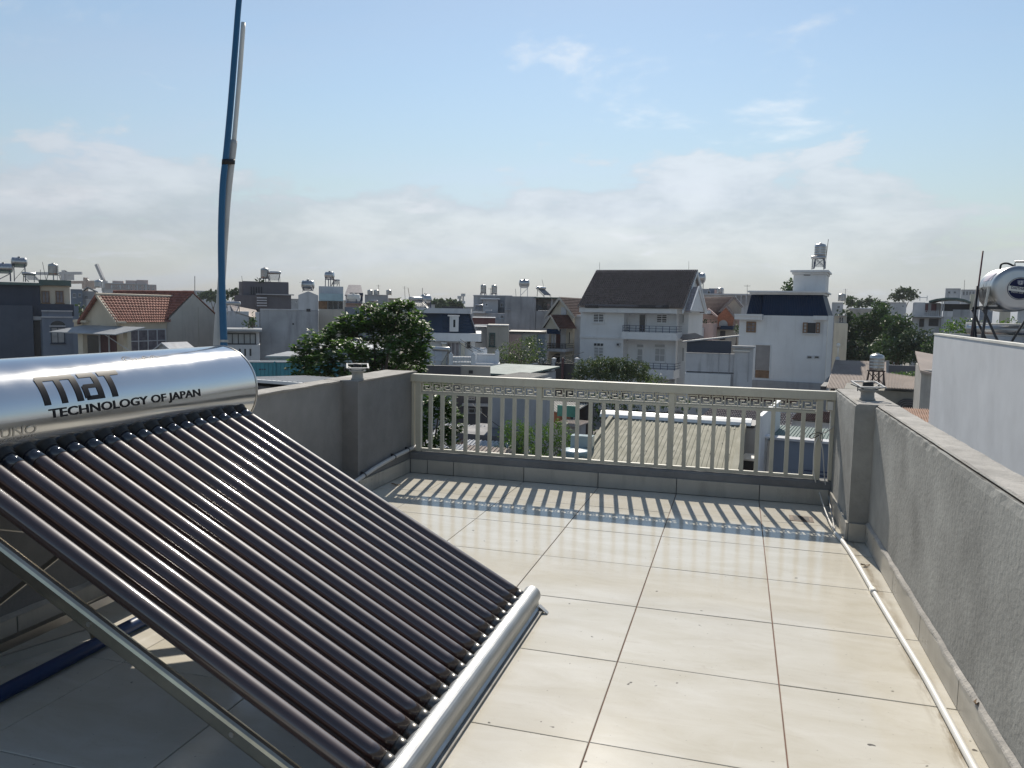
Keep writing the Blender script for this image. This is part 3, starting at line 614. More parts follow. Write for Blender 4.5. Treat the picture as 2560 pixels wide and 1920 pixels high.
def sheet(p00, p10, p01, p11, nu, amp, flat=.5):                # ribbed metal sheet, ribs run from eave (p0x) to ridge
    p00, p10, p01, p11 = map(Vector, (p00, p10, p01, p11)); nn = (p10-p00).cross(p01-p00).normalized(); nn = -nn if nn.z < 0 else nn
    prof = [(0, 0), (flat, 0), (flat+(1-flat)*.25, 1), (flat+(1-flat)*.75, 1)]; vs = []; fs = []; L_ = []
    for i in range(nu): L_ += [((i+a)/nu, h*amp) for a, h in prof]
    L_.append((1, 0))
    for k in range(2):
        for s, h in L_:
            base = (p00*(1-s)+p10*s) if k == 0 else (p01*(1-s)+p11*s); vs.append(base+nn*h)
    n = len(L_); 
    for i in range(n-1): fs.append((i, i+1, n+i+1, n+i))
    m = len(vs); vs += [v-nn*.03 for v in vs[:]]; fs += [tuple(q+m for q in f[::-1]) for f in fs[:]]
    for a, b_ in ((0, n-1), (n, 2*n-1)): pass
    fs += [(i+1, i, i+m, i+1+m) for i in range(n-1)]+[(n+i, n+i+1, n+i+1+m, n+i+m) for i in range(n-1)]+[(0, n, n+m, m), (2*n-1, n-1, n-1+m, 2*n-1+m)]
    return MB().add(vs, fs)
def slab(p00, p10, p11, p01, th):                               # flat roof plane with thickness downwards
    q = [Vector(p) for p in (p00, p10, p11, p01)]; return MB().prism([tuple(v) for v in q], (0, 0, -th))
def wtank(label, loc, R, H, stand, rot=0, grp='stainless water tanks on the roofs', m=None, sm=None, logo=None, legs=4):
    """upright steel tank on a braced stand; loc is the foot of the stand"""
    t = thing('water_tank', label, 'water tank', tuple(loc), rot, grp); m = m or STEEL; sm = sm or FRAMEB
    prof = [(R*.97, 0), (R, R*.06)]
    for k in range(1, 5): z = H*k/5; prof += [(R, z-.03*H), (R*1.015, z-.015*H), (R*1.015, z+.005*H), (R, z+.02*H)]
    prof += [(R, H*.93), (R*.9, H), (R*.55, H*1.06), (R*.3, H*1.07), (R*.3, H*1.12), (R*.26, H*1.13), (0, H*1.13)]
    tk = MB().lathe([(r_, z+stand+.06) for r_, z in prof], n=24).build('tank_body', m, t, True)
    if stand > .1:
        for i, (sx, sy) in enumerate(((-1, -1), (1, -1), (1, 1), (-1, 1))): MB().bar((sx*R*.95, sy*R*.95, 0), (sx*R*.75, sy*R*.75, stand), .07, .07).build('stand_leg', sm, t)
        MB().box(-R*.95, -R*.95, stand, R*.95, R*.95, stand+.06).build('stand_top', sm, t)
        if stand > .8:
            for s in (-1, 1):
                MB().bar((-R*.93, s*R*.93, stand*.15), (R*.78, s*R*.78, stand*.92), .035, .035).build('cross_brace', sm, t)
                MB().bar((R*.93, s*R*.93, stand*.15), (-R*.78, s*R*.78, stand*.92), .035, .035).build('cross_brace', sm, t)
    MB().tube([(R*1.08, 0, 0), (R*1.08, 0, stand+H*.9), (R*.6, 0, stand+H*1.1)], .025, 6).build('pipe', PVCG, t)
    return t
def htank(label, loc, R, Ln, stand, rot=0, grp='stainless water tanks on the roofs', m=None, sm=None):
    """lying steel tank on a stand; its axis runs along local x"""
    t = thing('water_tank', label, 'water tank', tuple(loc), rot, grp); m = m or STEEL; sm = sm or FRAMEB; zc = stand+R+.05
    h = Ln/2; prof = [(0, -h-R*.28), (R*.55, -h-R*.22), (R*.9, -h-R*.06), (R, -h)]
    for k in range(1, 6): x = -h+Ln*k/6; prof += [(R, x-.03), (R*1.012, x-.015), (R*1.012, x+.015), (R, x+.03)]
    prof += [(R, h), (R*.9, h+R*.06), (R*.55, h+R*.22), (0, h+R*.28)]
    MB().lathe(prof, (0, 0, zc), 'x', 28).build('tank_body', m, t, True)
    MB().lathe([(R*.28, zc+R-.02), (R*.28, zc+R+.07), (R*.3, zc+R+.08), (0, zc+R+.1)], n=14).build('hatch', m, t, True)
    for sx in (-1, 1):
        for sy in (-1, 1): MB().bar((sx*h*.8, sy*R*.9, 0), (sx*h*.8, sy*R*.85, stand+R*.7), .06, .06).build('stand_leg', sm, t)
        MB().bar((sx*h*.8, -R*.9, stand), (sx*h*.8, R*.9, stand), .06, .08).build('stand_beam', sm, t)
    for sy in (-1, 1):
        MB().bar((-h*.8, sy*R*.88, stand), (h*.8, sy*R*.88, stand), .06, .06).build('stand_beam', sm, t)
        if stand > .7: MB().bar((-h*.8, sy*R*.9, stand*.1), (h*.8, sy*R*.9, stand*.95), .035, .035).build('cross_brace', sm, t)
    return t
def fheater(label, loc, s, rot, ang=30, grp='solar water heaters on far roofs', panel=None, flip=1):
    t = thing('solar_water_heater', label, 'water heater', tuple(loc), rot, grp); a = R_(ang); Lp = 1.6*s; z0 = .15
    MB().lathe([(0, -.95*s), (.2*s, -.94*s), (.23*s, -.9*s), (.23*s, .9*s), (.2*s, .94*s), (0, .95*s)], (0, 0, z0+Lp*math.sin(a)+.15*s), 'x', 18).build('tank', STEEL, t, True)
    y1 = -flip*Lp*math.cos(a); p = [(-.8*s, y1, z0), (.8*s, y1, z0), (.8*s, 0, z0+Lp*math.sin(a)), (-.8*s, 0, z0+Lp*math.sin(a))]
    b = MB(); n = 12
    for k in range(n):
        x = -.75*s+1.5*s*k/(n-1); b.tube([(x, y1, z0+.03), (x, 0, z0+Lp*math.sin(a)+.03)], .035*s, 6)
    struct(b.build('glass_tubes', panel or PANEL, t), 'stuff')
    for x in (-.78*s, .78*s):
        MB().bar((x, y1, .0), (x, 0, Lp*math.sin(a)+.05), .05, .05).build('slant_rail', STEELW, t); MB().bar((x, .05*flip, 0), (x, 0, Lp*math.sin(a)+.1), .05, .05).build('rear_leg', STEELW, t)
    return t
def leaves(b, P, Nn, size, asp=.5):
    """one folded diamond leaf at each P, lying about normal Nn"""
    n = len(P); a = rng.normal(size=(n, 3)); t = np.cross(Nn, a); t /= np.linalg.norm(t, axis=1)[:, None]+1e-9; s = np.cross(Nn, t)
    sz = size*rng.uniform(.6, 1.25, n)[:, None]
    V = np.stack([P, P+t*sz*.5+s*sz*asp*.5+Nn*sz*.08, P+t*sz-Nn*sz*.12, P+t*sz*.5-s*sz*asp*.5+Nn*sz*.08], 1).reshape(-1, 3)
    base = len(b.v); b.v += [tuple(v) for v in V.tolist()]; b.f += [(base+4*i, base+4*i+1, base+4*i+2, base+4*i+3) for i in range(n)]
LEAF = {'almond': mat('almond_tree_leaf', (.06, .122, .026), .5, var=.5, scale=.8, trans=.4, rnd=False),
        'bush': mat('shrub_leaf', (.095, .14, .055), .5, var=.45, scale=1.2, trans=.3, rnd=False),
        'olive': mat('grey_green_leaf', (.07, .10, .045), .5, var=.45, scale=1.5, trans=.25, rnd=False),
        'wood': mat('woodland_leaf', (.045, .082, .03), .55, var=.5, scale=.35, trans=.25, rnd=False),
        'lush': mat('lush_leaf', (.085, .16, .03), .5, var=.4, scale=.5, trans=.3, rnd=False),
        'far': mat('far_leaf', (.055, .085, .045), .6, var=.4, scale=.1, trans=.2, rnd=False)}
BARK = mat('bark', (.11, .085, .065), .9, var=.3, scale=4, bump=.3, bscale=12)
DENS = 3.0
def tree(name, label, clumps, dens, leaf, size, foot=None, cat='tree', trunk=.14, rosette=0, group=None, base=G, branch=True, asp=.5):
    """clumps: world (x, y, z, rx, ry, rz)"""
    cx = np.mean([c[0] for c in clumps]); cy = np.mean([c[1] for c in clumps])
    foot = foot or (cx, cy); org = (foot[0], foot[1], base); t = thing(name, label, cat, org, 0, group); b = MB()
    for c in clumps:
        C = np.array(c[:3]); Rr = np.array(c[3:6]); n = max(10, int(DENS*dens*(Rr[0]*Rr[1]*Rr[2])**(2/3)))
        u = rng.normal(size=(n, 3)); u /= np.linalg.norm(u, axis=1)[:, None]; rr = rng.uniform(.45, 1.08, n)**.7
        # break the clump's outline into sub-lobes
        lob = 1+.22*np.sin(u[:, 0]*5+C[0]*3)*np.cos(u[:, 2]*6+C[2]*2)+.12*np.sin(u[:, 1]*9+C[1])
        P = C+u*(rr*lob)[:, None]*Rr-np.array(org)
        if rosette:
            P = np.repeat(P, rosette, 0); k = len(P); a = rng.uniform(0, 2*np.pi, k); el = rng.uniform(-.35, .75, k); Dn = np.stack([np.cos(a)*np.cos(el), np.sin(a)*np.cos(el), np.sin(el)], 1)
            nn = np.stack([-np.cos(a)*np.sin(el), -np.sin(a)*np.sin(el), np.cos(el)], 1); nn += rng.normal(size=nn.shape)*.25; nn /= np.linalg.norm(nn, axis=1)[:, None]
            s = np.cross(nn, Dn); s /= np.linalg.norm(s, axis=1)[:, None]; sz = size*rng.uniform(.6, 1.2, k)[:, None]
            V = np.stack([P+Dn*sz*.06, P+Dn*sz*.62+s*sz*asp*.5-nn*sz*.02, P+Dn*sz-nn*sz*.16, P+Dn*sz*.62-s*sz*asp*.5-nn*sz*.02], 1).reshape(-1, 3)
            q = len(b.v); b.v += [tuple(v) for v in V.tolist()]; b.f += [(q+4*i, q+4*i+1, q+4*i+2, q+4*i+3) for i in range(k)]
        else:
            Nn = u*.6+rng.normal(size=u.shape)*.6+np.array([0, 0, .5]); Nn /= np.linalg.norm(Nn, axis=1)[:, None]; leaves(b, P, Nn, size, asp)
    b.build('crown', LEAF[leaf], t)
    if branch:
        tb = MB(); zmin = min(c[2] for c in clumps)-base; hf = max(.8, zmin*.75)
        tb.tube([(0, 0, 0), (trunk*.6, .1, hf*.5), (0, 0, hf)], [trunk*1.3, trunk, trunk*.8], 8); tb.build('trunk', BARK, t, True)
        lb = MB()
        for c in clumps:
            q = Vector((c[0]-org[0], c[1]-org[1], c[2]-org[2])); m = Vector((q.x*.45, q.y*.45, hf+(q.z-hf)*.55)); lb.tube([(0, 0, hf*.92), m, q], [trunk*.55, trunk*.3, trunk*.1], 6)
        struct(lb.build('limbs', BARK, t, True), 'stuff')
    return t
def pxclumps(L_, d, dj=0.0, depth=1.0):
    out = []
    for px, py, rx, ry in L_:
        dd = d+random.uniform(-dj, dj); p = W(px, py, dd); s = dd/FPX; out.append((p[0], p[1], p[2], rx*s, max(rx, ry)*s*depth, ry*s))
    return out
def cylw(F_, name, m, px, py0, py1, yl, rad, n=10):
    x0, z0 = F_.fx(px, py1, yl); x1, z1 = F_.fx(px, py0, yl); return MB().tube([(x0, yl, z0), (x0, yl, z1)], rad, n).build(name, m, F_.e, True)
def railing(F_, px0, py0, px1, py1, yl, y1=None, m=None, nbar=2, npost=5, name='balcony_rail'):
    m = m or FRAMEB; x0, z0, x1, z1 = F_.rect(px0, py0, px1, py1, yl); b = MB(); h = z1-z0
    for k in range(nbar+1): z = z1-h*.8*k/nbar*1.0; b.box(x0, yl-.02, z-.02, x1, yl+.02, z+.02)
    for k in range(npost): x = x0+(x1-x0)*k/(npost-1); b.box(x-.022, yl-.024, z0, x+.022, yl+.024, z1-.021)
    if y1 is not None:
        for x in (x0, x1):
            for k in range(nbar+1): z = z1-h*.8*k/nbar; b.box(x-.02, yl+.025, z-.019, x+.02, y1, z+.019)
    return struct(b.build(name, m, F_.e), 'stuff')
def antenna(label, px, py0, py1, d, lean=0, m=None, r=.02, arms=0):
    a = Vector(W(px, py1, d)); c = Vector(W(px+lean, py0, d)); t = thing('antenna', label, 'antenna', tuple(a))
    MB().tube([a, c], r, 6).build('mast', m or DARKM, t, org=tuple(a))
    for k in range(arms):
        q = c+(a-c)*(.05+.1*k); MB().bar(q-Vector((.35-.05*k, 0, 0)), q+Vector((.35-.05*k, 0, 0)), .015, .015).build('cross_arm', m or DARKM, t, org=tuple(a))
    return t
# ================================================================== neighbouring houses, left to right
# ---- dark blue house at the left edge
f = F('blue_house', 'dark navy and blue grey house with cream upper room at the far left edge', 'house', 0, 760, 70, face(178))
f.B('wall', mat('dark_slate_paint', (.075, .09, .12), .75, var=.12, scale=.6, streak=.3), -70, 763, 81, None, 0, 7)
f.B('upper_wall', NAVY, -70, 712, 100, 765, 1.2, 8)
f.B('roof_slab', SHEETN, -74, 705, 108, 711.5, .7, 8.4)
f.B('cream_room', CREAM, 100.5, 714, 175, 761, 1.4, 7)
f.B('roof_slab', SHEETN, 97, 700, 178, 713.5, .9, 7.6)
f.B('parapet_band', NAVY, 81.5, 760, 185, 790, .5, 6)
f.B('wall', BLUEG, 81.2, 790.5, 181, None, .6, 7)
f.B('porch', BLUEG, 104, 778, 180, None, 0, .58)
f.B('ledge', PALEW, 103, 776, 182, 779, -.15, .5); f.B('ledge', PALEW, 103, 791, 182, 794.5, -.12, .5); f.B('ledge', PALEW, 123, 813.5, 164, 817, -.1, .3)
for a, c in ((104, 124), (139, 159)): f.win(a, 727, c, 758, 1.4, 2, 1, WOOD, GLASSL)
f.win(127, 818, 162, 858, 0, 2, 1, NAVY, CURT)
x0, z0, x1, z1 = f.rect(126, 803, 163, 814, 0); cx = (x0+x1)/2; r = (x1-x0)/2
MB().prism([(cx+r*math.cos(R_(a)), -.03, z0+r*.75*math.sin(R_(a))) for a in range(0, 181, 15)], (0, .06, 0)).build('fanlight', GLASS, f.e)
f.B('door', DARKM, 85, 802, 102, 890, .55, .65); f.B('door_cornice', PALEW, 83, 791, 103.5, 800, .4, .58)
o = W(14, 690, 69); 
htank('lying steel water tank cut by the left picture edge', W(10, 703, 72), .42, 1.3, .75, R_(45))
htank('shiny lying steel tank on a tall blue stand on the navy house roof', W(50, 704, 73), .42, 1.1, 1.35, R_(50))
fheater('solar heater sloping below the tall tank on the navy house roof', W(73, 705, 72.5), .62, R_(75), 32)
wtank('upright grey water tank on low frame above the cream room', W(134, 700, 72), .42, .95, .42, 0, m=STEELW, sm=STEELW)
antenna('thin bent antenna pole beside the upright grey tank', 115, 655, 700, 72, -9)
antenna('short antenna pole left of the upright grey tank', 101, 674, 702, 71.5, 0)
# ---- peach house with red tiled roofs
f = F('peach_house', 'peach house with red tiled cross gable roofs and grey beige end wall', 'house', 208, 800, 66)
x0, ze = f.fx(208, 801); x1, _ = f.fx(295, 801); xm = (x0+x1)/2; za = f.fx(250, 741)[1]
Lf = f.sx(416, 803, x1)[0]; Lb = f.sx(545, 790, x1)[0]; zr = f.sx(489, 735, x1)[1]; ym = (Lf+Lb)/2
MB().prism([(x0, 0, 0), (x1, 0, 0), (x1, 0, ze), (xm, 0, za), (x0, 0, ze)], (0, Lf+1, 0)).build('front_wall', PEACH, f.e)
XB = x1+.05; MB().prism([(XB, Lf, 0), (XB, Lb, 0), (XB, Lb, ze+.3), (XB, ym, zr), (XB, Lf, ze)], (-11, 0, 0)).build('main_wall', BEIGEW, f.e)
e = .25
rs = tile_roof((x1+e, -.35, ze-.1), (x1+e, Lf+.2, ze-.1), (xm, -.35, za+.12), (xm, Lf+3.0, za+.12), 24, 10, .05); rs.build('roof_slope', TILE_R, f.e)
rs = tile_roof((x0-e, Lf+.2, ze-.1), (x0-e, -.35, ze-.1), (xm, Lf+3.0, za+.12), (xm, -.35, za+.12), 20, 10, .05); rs.build('roof_slope', TILE_R, f.e)
rs = tile_roof((XB-10.5, Lf-.4, ze-.05), (XB+.06, Lf-.4, ze-.05), (XB-10.5, ym, zr+.12), (XB+.06, ym, zr+.12), 44, 11, .05); rs.build('roof_slope', TILE_R, f.e)
slab((XB-10.5, ym, zr+.12), (XB+.06, ym, zr+.12), (XB+.06, Lb+.3, ze+.25), (XB-10.5, Lb+.3, ze+.25), .08).build('roof_slope', TILE_R, f.e)
MB().tube([(xm, -.36, za+.17), (xm, Lf+2.6, za+.17)], .12, 8).build('ridge_cap', PEACH, f.e); MB().tube([(XB-10.5, ym, zr+.17), (XB+.07, ym, zr+.17)], .12, 8).build('ridge_cap', TILE_R, f.e)
for s, xe in ((-1, x0-e), (1, x1+e)):
    MB().prism([(xm, -.38, za+.22), (xm, -.38, za-.05), (xe, -.38, ze-.35), (xe, -.38, ze-.05)], (0, .3, 0)).build('barge_board', PEACH if s > 0 else TILE_R, f.e)
f.B('cornice', PEACH, 182, 800, 215, 806, -.3, .4); f.B('cornice', PEACH, 276, 803, 300, 808, -.3, .3); f.B('pier', PEACH, 185, 806, 206, 825, -.1, .5)
f.B('porch_post', CREAM, 194, 826, 206, None, -1.6, -1.2); f.B('porch_post', CREAM, 307, 824, 318, None, -.4, -.05)
ax0, az0, ax1, az1 = f.rect(140, 828, 305, 832, -1.8)
slab((ax0, -2.4, az0), (ax1, -2.4, az0), (ax1+.5, -.02, az0+.55), (ax0+1.0, -.02, az0+.55), .07).build('awning', SHEETG, f.e)
MB().bar((ax1-1.6, -2.2, az0-.02), (ax1-.2, -.1, az0-1.9), .06, .06).build('awning_brace', PALEW, f.e)
f.B('porch_door', GLASS, 215, 838, 246, None, -.06, .02); f.B('porch_door', MARO, 250, 836, 290, None, -.05, .02); f.B('door_frame', PALEW, 246, 836, 249.5, None, -.1, .02)
f.B('door_frame', PALEW, 270, 836, 273, None, -.1, .02)
ya_, zA = f.sx(320, 823, x1); yb_, _ = f.sx(414, 823, x1); _, zB = f.sx(365, 882, x1)
window(f.e, ya_, zB, yb_, zA, 0, 4, 2, PALEW, GLASSL, .11, True, side=x1)
yd, _ = f.sx(497, 830, XB); MB().box(XB, yd-.03, 0, XB+.04, yd+.03, zr-1.2).build('drain_pipe', BEIGEW, f.e)
# small white gable lying in front of the window band
f = F('small_porch_gable', 'tiny grey porch gable just above the steel tank near the window band', 'roof', 395, 876, 60)
a = f.fx(380, 880); c = f.fx(440, 880); m_ = f.fx(410, 856)
MB().prism([(a[0], 0, 0), (c[0], 0, 0), (c[0], 0, a[1]), (m_[0], 0, m_[1]-.12), (a[0], 0, a[1])], (0, 2, 0)).build('wall', PALEW, f.e)
for p, q in ((a, m_), (m_, c)): slab((p[0], -.25, p[1]), (q[0], -.25, q[1]), (q[0], 2.2, q[1]), (p[0], 2.2, p[1]), .1).build('roof_slope', PALEW, f.e)
# ---- grey houses behind the red roofs
def simple(name, label, px0, px1, py, d, depth, m, wins=(), cap=None, group=None, pyb=None, rot=None, nx=2, capg=.2, gm=None):
    f = F(name, label, 'house', px0, py, d, face(px1) if rot is None else rot, group); f.B('wall', m, px0, py, px1, pyb, 0, depth)
    if cap: f.B('roof_slab', cap, px0, py-max(1.2, 250/d/2), px1, py-.05, -capg, depth+capg)
    for wv in wins: f.win(*wv, 0, nx, 1, PALEW, gm or GLASS, .06)
    return f
simple('far_house', 'small blue grey house between the cream room and the red roof', 176, 206, 724, 110, 8, BLUEG, ((182, 733, 190, 744), (196, 733, 203, 742)), PALEW, 'small houses far behind the roofs')
f = simple('far_house', 'grey house with humped sheet roof left of the apartment block', 206, 242, 728, 112, 8, GREYW, ((212, 738, 220, 748),), None, 'small houses far behind the roofs')
a, z0 = f.fx(204, 728); c, _ = f.fx(245, 728); m_, z1 = f.fx(218, 716); slab((a, -.3, z0), (m_, -.3, z1), (m_, 8, z1), (a, 8, z0), .15).build('roof_slope', SHEETG, f.e); slab((m_, -.3, z1), (c, -.3, z0), (c, 8, z0), (m_, 8, z1), .15).build('roof_slope', SHEETG, f.e)
simple('far_house', 'low beige house with pale flat canopy in front of the apartment block', 264, 330, 733, 105, 8, BEIGEW, ((272, 738, 282, 746), (300, 738, 312, 746)), PALEW, 'small houses far behind the roofs', capg=.8)
simple('far_house', 'pale long roof just below the apartment block', 255, 324, 723, 118, 9, PALEW, ((290, 727, 300, 732),), SHEETG, 'small houses far behind the roofs')
simple('far_house', 'white low roof edge just left of the red ridge', 216, 236, 750, 90, 5, PALEW, (), WHITE, 'small houses far behind the roofs')
wtank('tiny steel tank on the roof left of the apartment block', W(247, 722, 111), .55, 1.0, .1, 0); 
APT = mat('apartment_mauve', (.42, .34, .32), .85, var=.12, scale=.08)
f = F('apartment_block', 'long mauve apartment block with stepped roof far beyond the red tiles', 'building', 262, 720, 420, face(391))
f.B('wall', APT, 262, 710, 391, None, 0, 25)
for a, c, t_ in ((281, 308, 702), (314, 340, 701), (341, 370, 700)): f.B('roof_room', APT, a, t_, c, 710.2, 3, 16)
f.B('roof_slab', PALEW, 261, 708.5, 370, 710.1, -.8, 2.9)
for k in range(10):
    for j in range(4):
        px = 283+k*10.8; f.win(px, 713+j*8, px+5, 717.5+j*8, 0, 1, 1, PALEW, GLASS, .25, False)
for k in range(5): f.B('balcony_stack', PALEW, 278+k*21.5, 712, 281+k*21.5, 745, -1.2, 0)
def crane(label, px, pyb, pyt, d, jib, col, jy):
    a = Vector(W(px, pyb, d)); a.z = G; c = Vector(W(px, pyt, d)); t = thing('tower_crane', label, 'crane', tuple(a))
    MB().bar(a, c, .012*d/3, .012*d/3).build('mast', col, t, org=tuple(a)); s = Vector(W(px, jy, d))
    e1, e0 = Vector(W(jib[0], jib[1], d)), Vector(W(jib[2], jib[3], d)); MB().bar(e0, e1, .0035*d, .0035*d).build('jib', col, t, org=tuple(a)); MB().bar(c, e0+(e1-e0)*.75, .0012*d, .0012*d).build('stay_rope', DARKM, t, org=tuple(a))
    MB().box(s.x-.006*d, s.y, s.z-.008*d, s.x+.006*d, s.y+.01*d, s.z+.002*d).build('cabin', col, t, org=tuple(a))
STG = mat('steel_grey_paint', (.38, .38, .39), .7); STO = mat('orange_grey_paint', (.42, .30, .24), .7)
crane('luffing crane boom raised steeply left of the apartment block', 263, 735, 702, 460, (241, 661, 264, 712), STG, 712)
crane('far tower crane with short orange jib over the grey houses', 214, 735, 694, 520, (240, 705, 180, 706), STO, 706)
crane('pale far tower crane with long level jib behind the upright tank', 160, 735, 676, 700, (204, 683, 90, 684), STG, 684)
simple('far_building', 'long low white building with green roof plants left of the blue pole', 457, 545, 728, 300, 14, PALEW, tuple((464+k*10, 731, 469+k*10, 735) for k in range(7)), WHITE, 'far low buildings on the skyline')
antenna('thin mast rising from the low white building left of the blue pole', 487, 690, 727, 290, 0, r=.12)
# ---- building between the blue pole and the big grey wall
f = F('white_annex', 'low white annex with strip window and slotted wall right of the blue pole', 'house', 566, 860, 60, face(652))
f.B('wall', PALEW, 540, 862, 650, None, 0, 5); f.B('upper_wall', PALEW, 540, 829, 648, 861, .5, 5)
f.B('roof_slab', SHEETG, 535, 823, 655, 828.5, -.5, 5.2)
x0, z0, x1, z1 = f.rect(566, 833, 640, 861, .5); window(f.e, x0, z0, x1, z1, .5, 5, 1, DARKM, CURT, .08)
for k in range(5): f.B('wall_slot', DARKM, 571+k*13.2, 872, 575.5+k*13.2, 890, -.02, .05)
f.B('back_wall', PALEW, 545, 778, 622, 828, 6, 10)
slab(*[(p[0], y, p[1]) for p, y in ((f.fx(585, 778, 6), 6), (f.fx(652, 800, 6), 6), (f.fx(640, 775, 11), 11), (f.fx(575, 762, 11), 11))], .1).build('roof_slope', SHEETB, f.e)
fheater('solar heater with sun glinting on its panel right of the blue pole', Vector(W(583, 786, 62)), .62, R_(15), 40, panel=STEEL)
tree('roof_shrub', 'dark shrub growing between the annex roof and the grey wall', pxclumps([(620, 810, 14, 11), (632, 800, 10, 12)], 63), 60, 'wood', .35, cat='shrub')
# big grey wall with gabled head
f = F('grey_house', 'tall blank grey rendered house with small gabled head left of the almond tree', 'house', 650, 890, 66, face(800))
f.B('wall', GREYW, 650, 775, 796, None, 0, 9); 
x0, zt = f.fx(746, 775); x1, _ = f.fx(796, 775); za = f.fx(770, 728)[1]; zs = f.fx(770, 738)[1]
MB().prism([(x0, .02, zt), (x1-.01, .02, zt), (x1-.01, .02, zs), ((x0+x1)/2, .02, za), (x0, .02, zs)], (0, 5, 0)).build('stair_head', PALEW, f.e)
f.B('corner_pier', PALEW, 638, 780, 648.5, None, -.05, 1)
f.B('vent', DARKM, 766, 772, 776, 779, -.03, .06); f.B('vent', DARKM, 731, 808, 735, 812, -.02, .05)
f.B('roof_edge', PALEW, 650, 772.5, 745, 775, -.08, .3)
htank('lying steel tank on the gabled head of the grey house', W(770, 727, 68), .4, .9, .05, R_(20)); antenna('bent antenna above the gabled grey house', 757, 705, 730, 67, 0, arms=1)
f = F('dark_grey_house', 'broad dark grey modern house with vertical slits behind the grey wall', 'house', 598, 770, 82, face(730))
f.B('wall', DGREY, 606, 704, 721, None, 0, 8); f.B('side_wall', mat('mid_grey_paint', (.22, .22, .23), .75), 597, 704, 605.8, None, .3, 8); f.B('lower_wall', DGREY, 586, 738, 640, None, -3, -.1)
for k in range(5): f.B('wall_slit', DARKM, 627+k*6.4, 717, 629.5+k*6.4, 736, -.06, .05)
for k in range(4): f.B('louvre', PALEW, 642, 743+k*6.5, 667, 746+k*6.5, -4.2, -3.9)
f.B('roof_edge', GREYW, 640, 735, 735, 737.5, -4, -3.2); f.B('terrace_wall', DGREY, 641, 737.6, 728, 774, -3.6, -3.2)
wtank('upright steel tank on the dark grey house roof', W(662, 704, 83), .42, 1.0, .3, 0, m=STEELW); fheater('solar heater standing on the dark grey house roof', W(687, 706, 83), .68, R_(20), 45)
tree('roof_plant', 'small dark plants beside the upright tank on the dark grey house', pxclumps([(648, 702, 9, 4), (658, 702, 7, 4)], 82), 60, 'wood', .3, cat='plant', branch=False, base=float(W(650, 704, 82)[2]))
f = F('sheet_roof_house', 'pale house with light blue sheet front between grey wall and almond tree', 'house', 794, 770, 76, face(862))
f.B('wall', PALEW, 797, 716, 858, None, 2, 9); f.B('sheet_front', mat('light_blue_sheet', (.30, .42, .47), .5), 797, 734, 858, 752, -.4, 2); f.B('terrace_wall', BEIGEW, 797, 773, 862, None, 0, 1.9)
f.B('slatted_screen', WOOD, 796, 753, 818, 773, .2, .4); 
for k in range(3): f.B('terrace_window', GLASS, 821+k*13, 754, 831+k*13, 772, .6, .8)
htank('steel tank with red letters on the pale sheet front house', W(824, 716, 79), .36, .75, .7, 0); fheater('solar heater right of the red lettered tank', W(841, 716, 79), .4, 0, 40); antenna('tall thin antenna beside the red lettered tank', 833, 683, 716, 79, 0)
f = F('blue_gable_house', 'dark roofed house with blue gable trusses beyond the almond tree', 'house', 860, 750, 95, face(910))
x0, z0 = f.fx(862, 737); x1, _ = f.fx(908, 737); xm, za = f.fx(870, 710); xn, _ = f.fx(902, 710)
f.B('wall', BLUEG, 864, 737, 906, None, 0, 8); slab((x0, -.4, z0), (x1, -.4, z0), (xn, 3, za), (xm, 3, za), .15).build('roof_slope', TILE_B, f.e)
f.B('blue_truss', BLUER, 874, 732, 908, 737, -.6, -.3); f.B('blue_curtain', BLUER, 892, 737, 907, 752, -.3, -.05)
f.win(866, 742, 878, 752, 0, 2); htank('white lying tank below the blue gable house', W(884, 757, 80), .38, 1.2, .1, 0, m=PVCW)
f = simple('far_house', 'long plain grey house left of the big round tank', 912, 970, 738, 115, 8, GREYW, ((955, 756, 962, 764),), PALEW, 'small houses far behind the roofs')
simple('far_house', 'narrow beige house joined to the long grey house', 970.5, 1000, 747, 116, 8, BEIGEW, ((978, 752, 984, 758),), SHEETR, 'small houses far behind the roofs')
for px, lab in ((925, 'left small tank on the long grey house'), (941, 'middle small tank on the long grey house'), (972, 'right small tank on the long grey house')): wtank(lab, W(px, 739, 117), .4, .7, .05, 0, m=STEELW)
fheater('white fronted solar heater low before the long grey house', W(936, 765, 90), .45, 0, 30)
f = F('slate_grey_annex', 'low slate blue grey wall above the almond tree crown', 'house', 860, 770, 78, face(925)); f.B('wall', BLUEG, 862, 768, 925, None, 0, 5); f.B('roof_slab', SHEETR, 864, 758.5, 925, 761, 5.2, 9); f.B('back_wall', PINK, 864, 761.1, 925, None, 5.5, 9)
# ---- teal sheet walls and low sheds before the tree
f = F('teal_shed', 'teal painted sheet wall with white top edge behind the left parapet', 'shed', 617, 910, 44, face(850))
x0, z0, x1, z1 = f.rect(590, 905, 850, 980, 0)
MB().box(x0, .05, 0, x1, .25, z1-.03).build('wall', TEAL, f.e)
n = 26
for k in range(n):
    xa = x0+(x1-x0)*k/n; xb_ = x0+(x1-x0)*(k+1)/n; MB().box(xa+.008, 0, max(0, z0-2), xb_-.008, .049, z1-.04).build('sheet_panel', TEAL, f.e)
MB().box(x0, -.06, z1-.03, x1, .2, z1+.05).build('white_edge', WHITE, f.e)
for a in (685, 780): f.B('sheet_post', TEAL, a, 903, a+4, 970, -.08, 0)
for k, (a, c) in enumerate(((647, 653), (655, 658), (660, 664), (712, 716), (718, 720))): f.B('stencil_mark', NAVY, a, 922, c, 925, -.015, -.002)
f = F('lean_to_roof', 'grey sheet lean to roof with pale edge beside the grey wall', 'roof', 660, 890, 50, face(860))
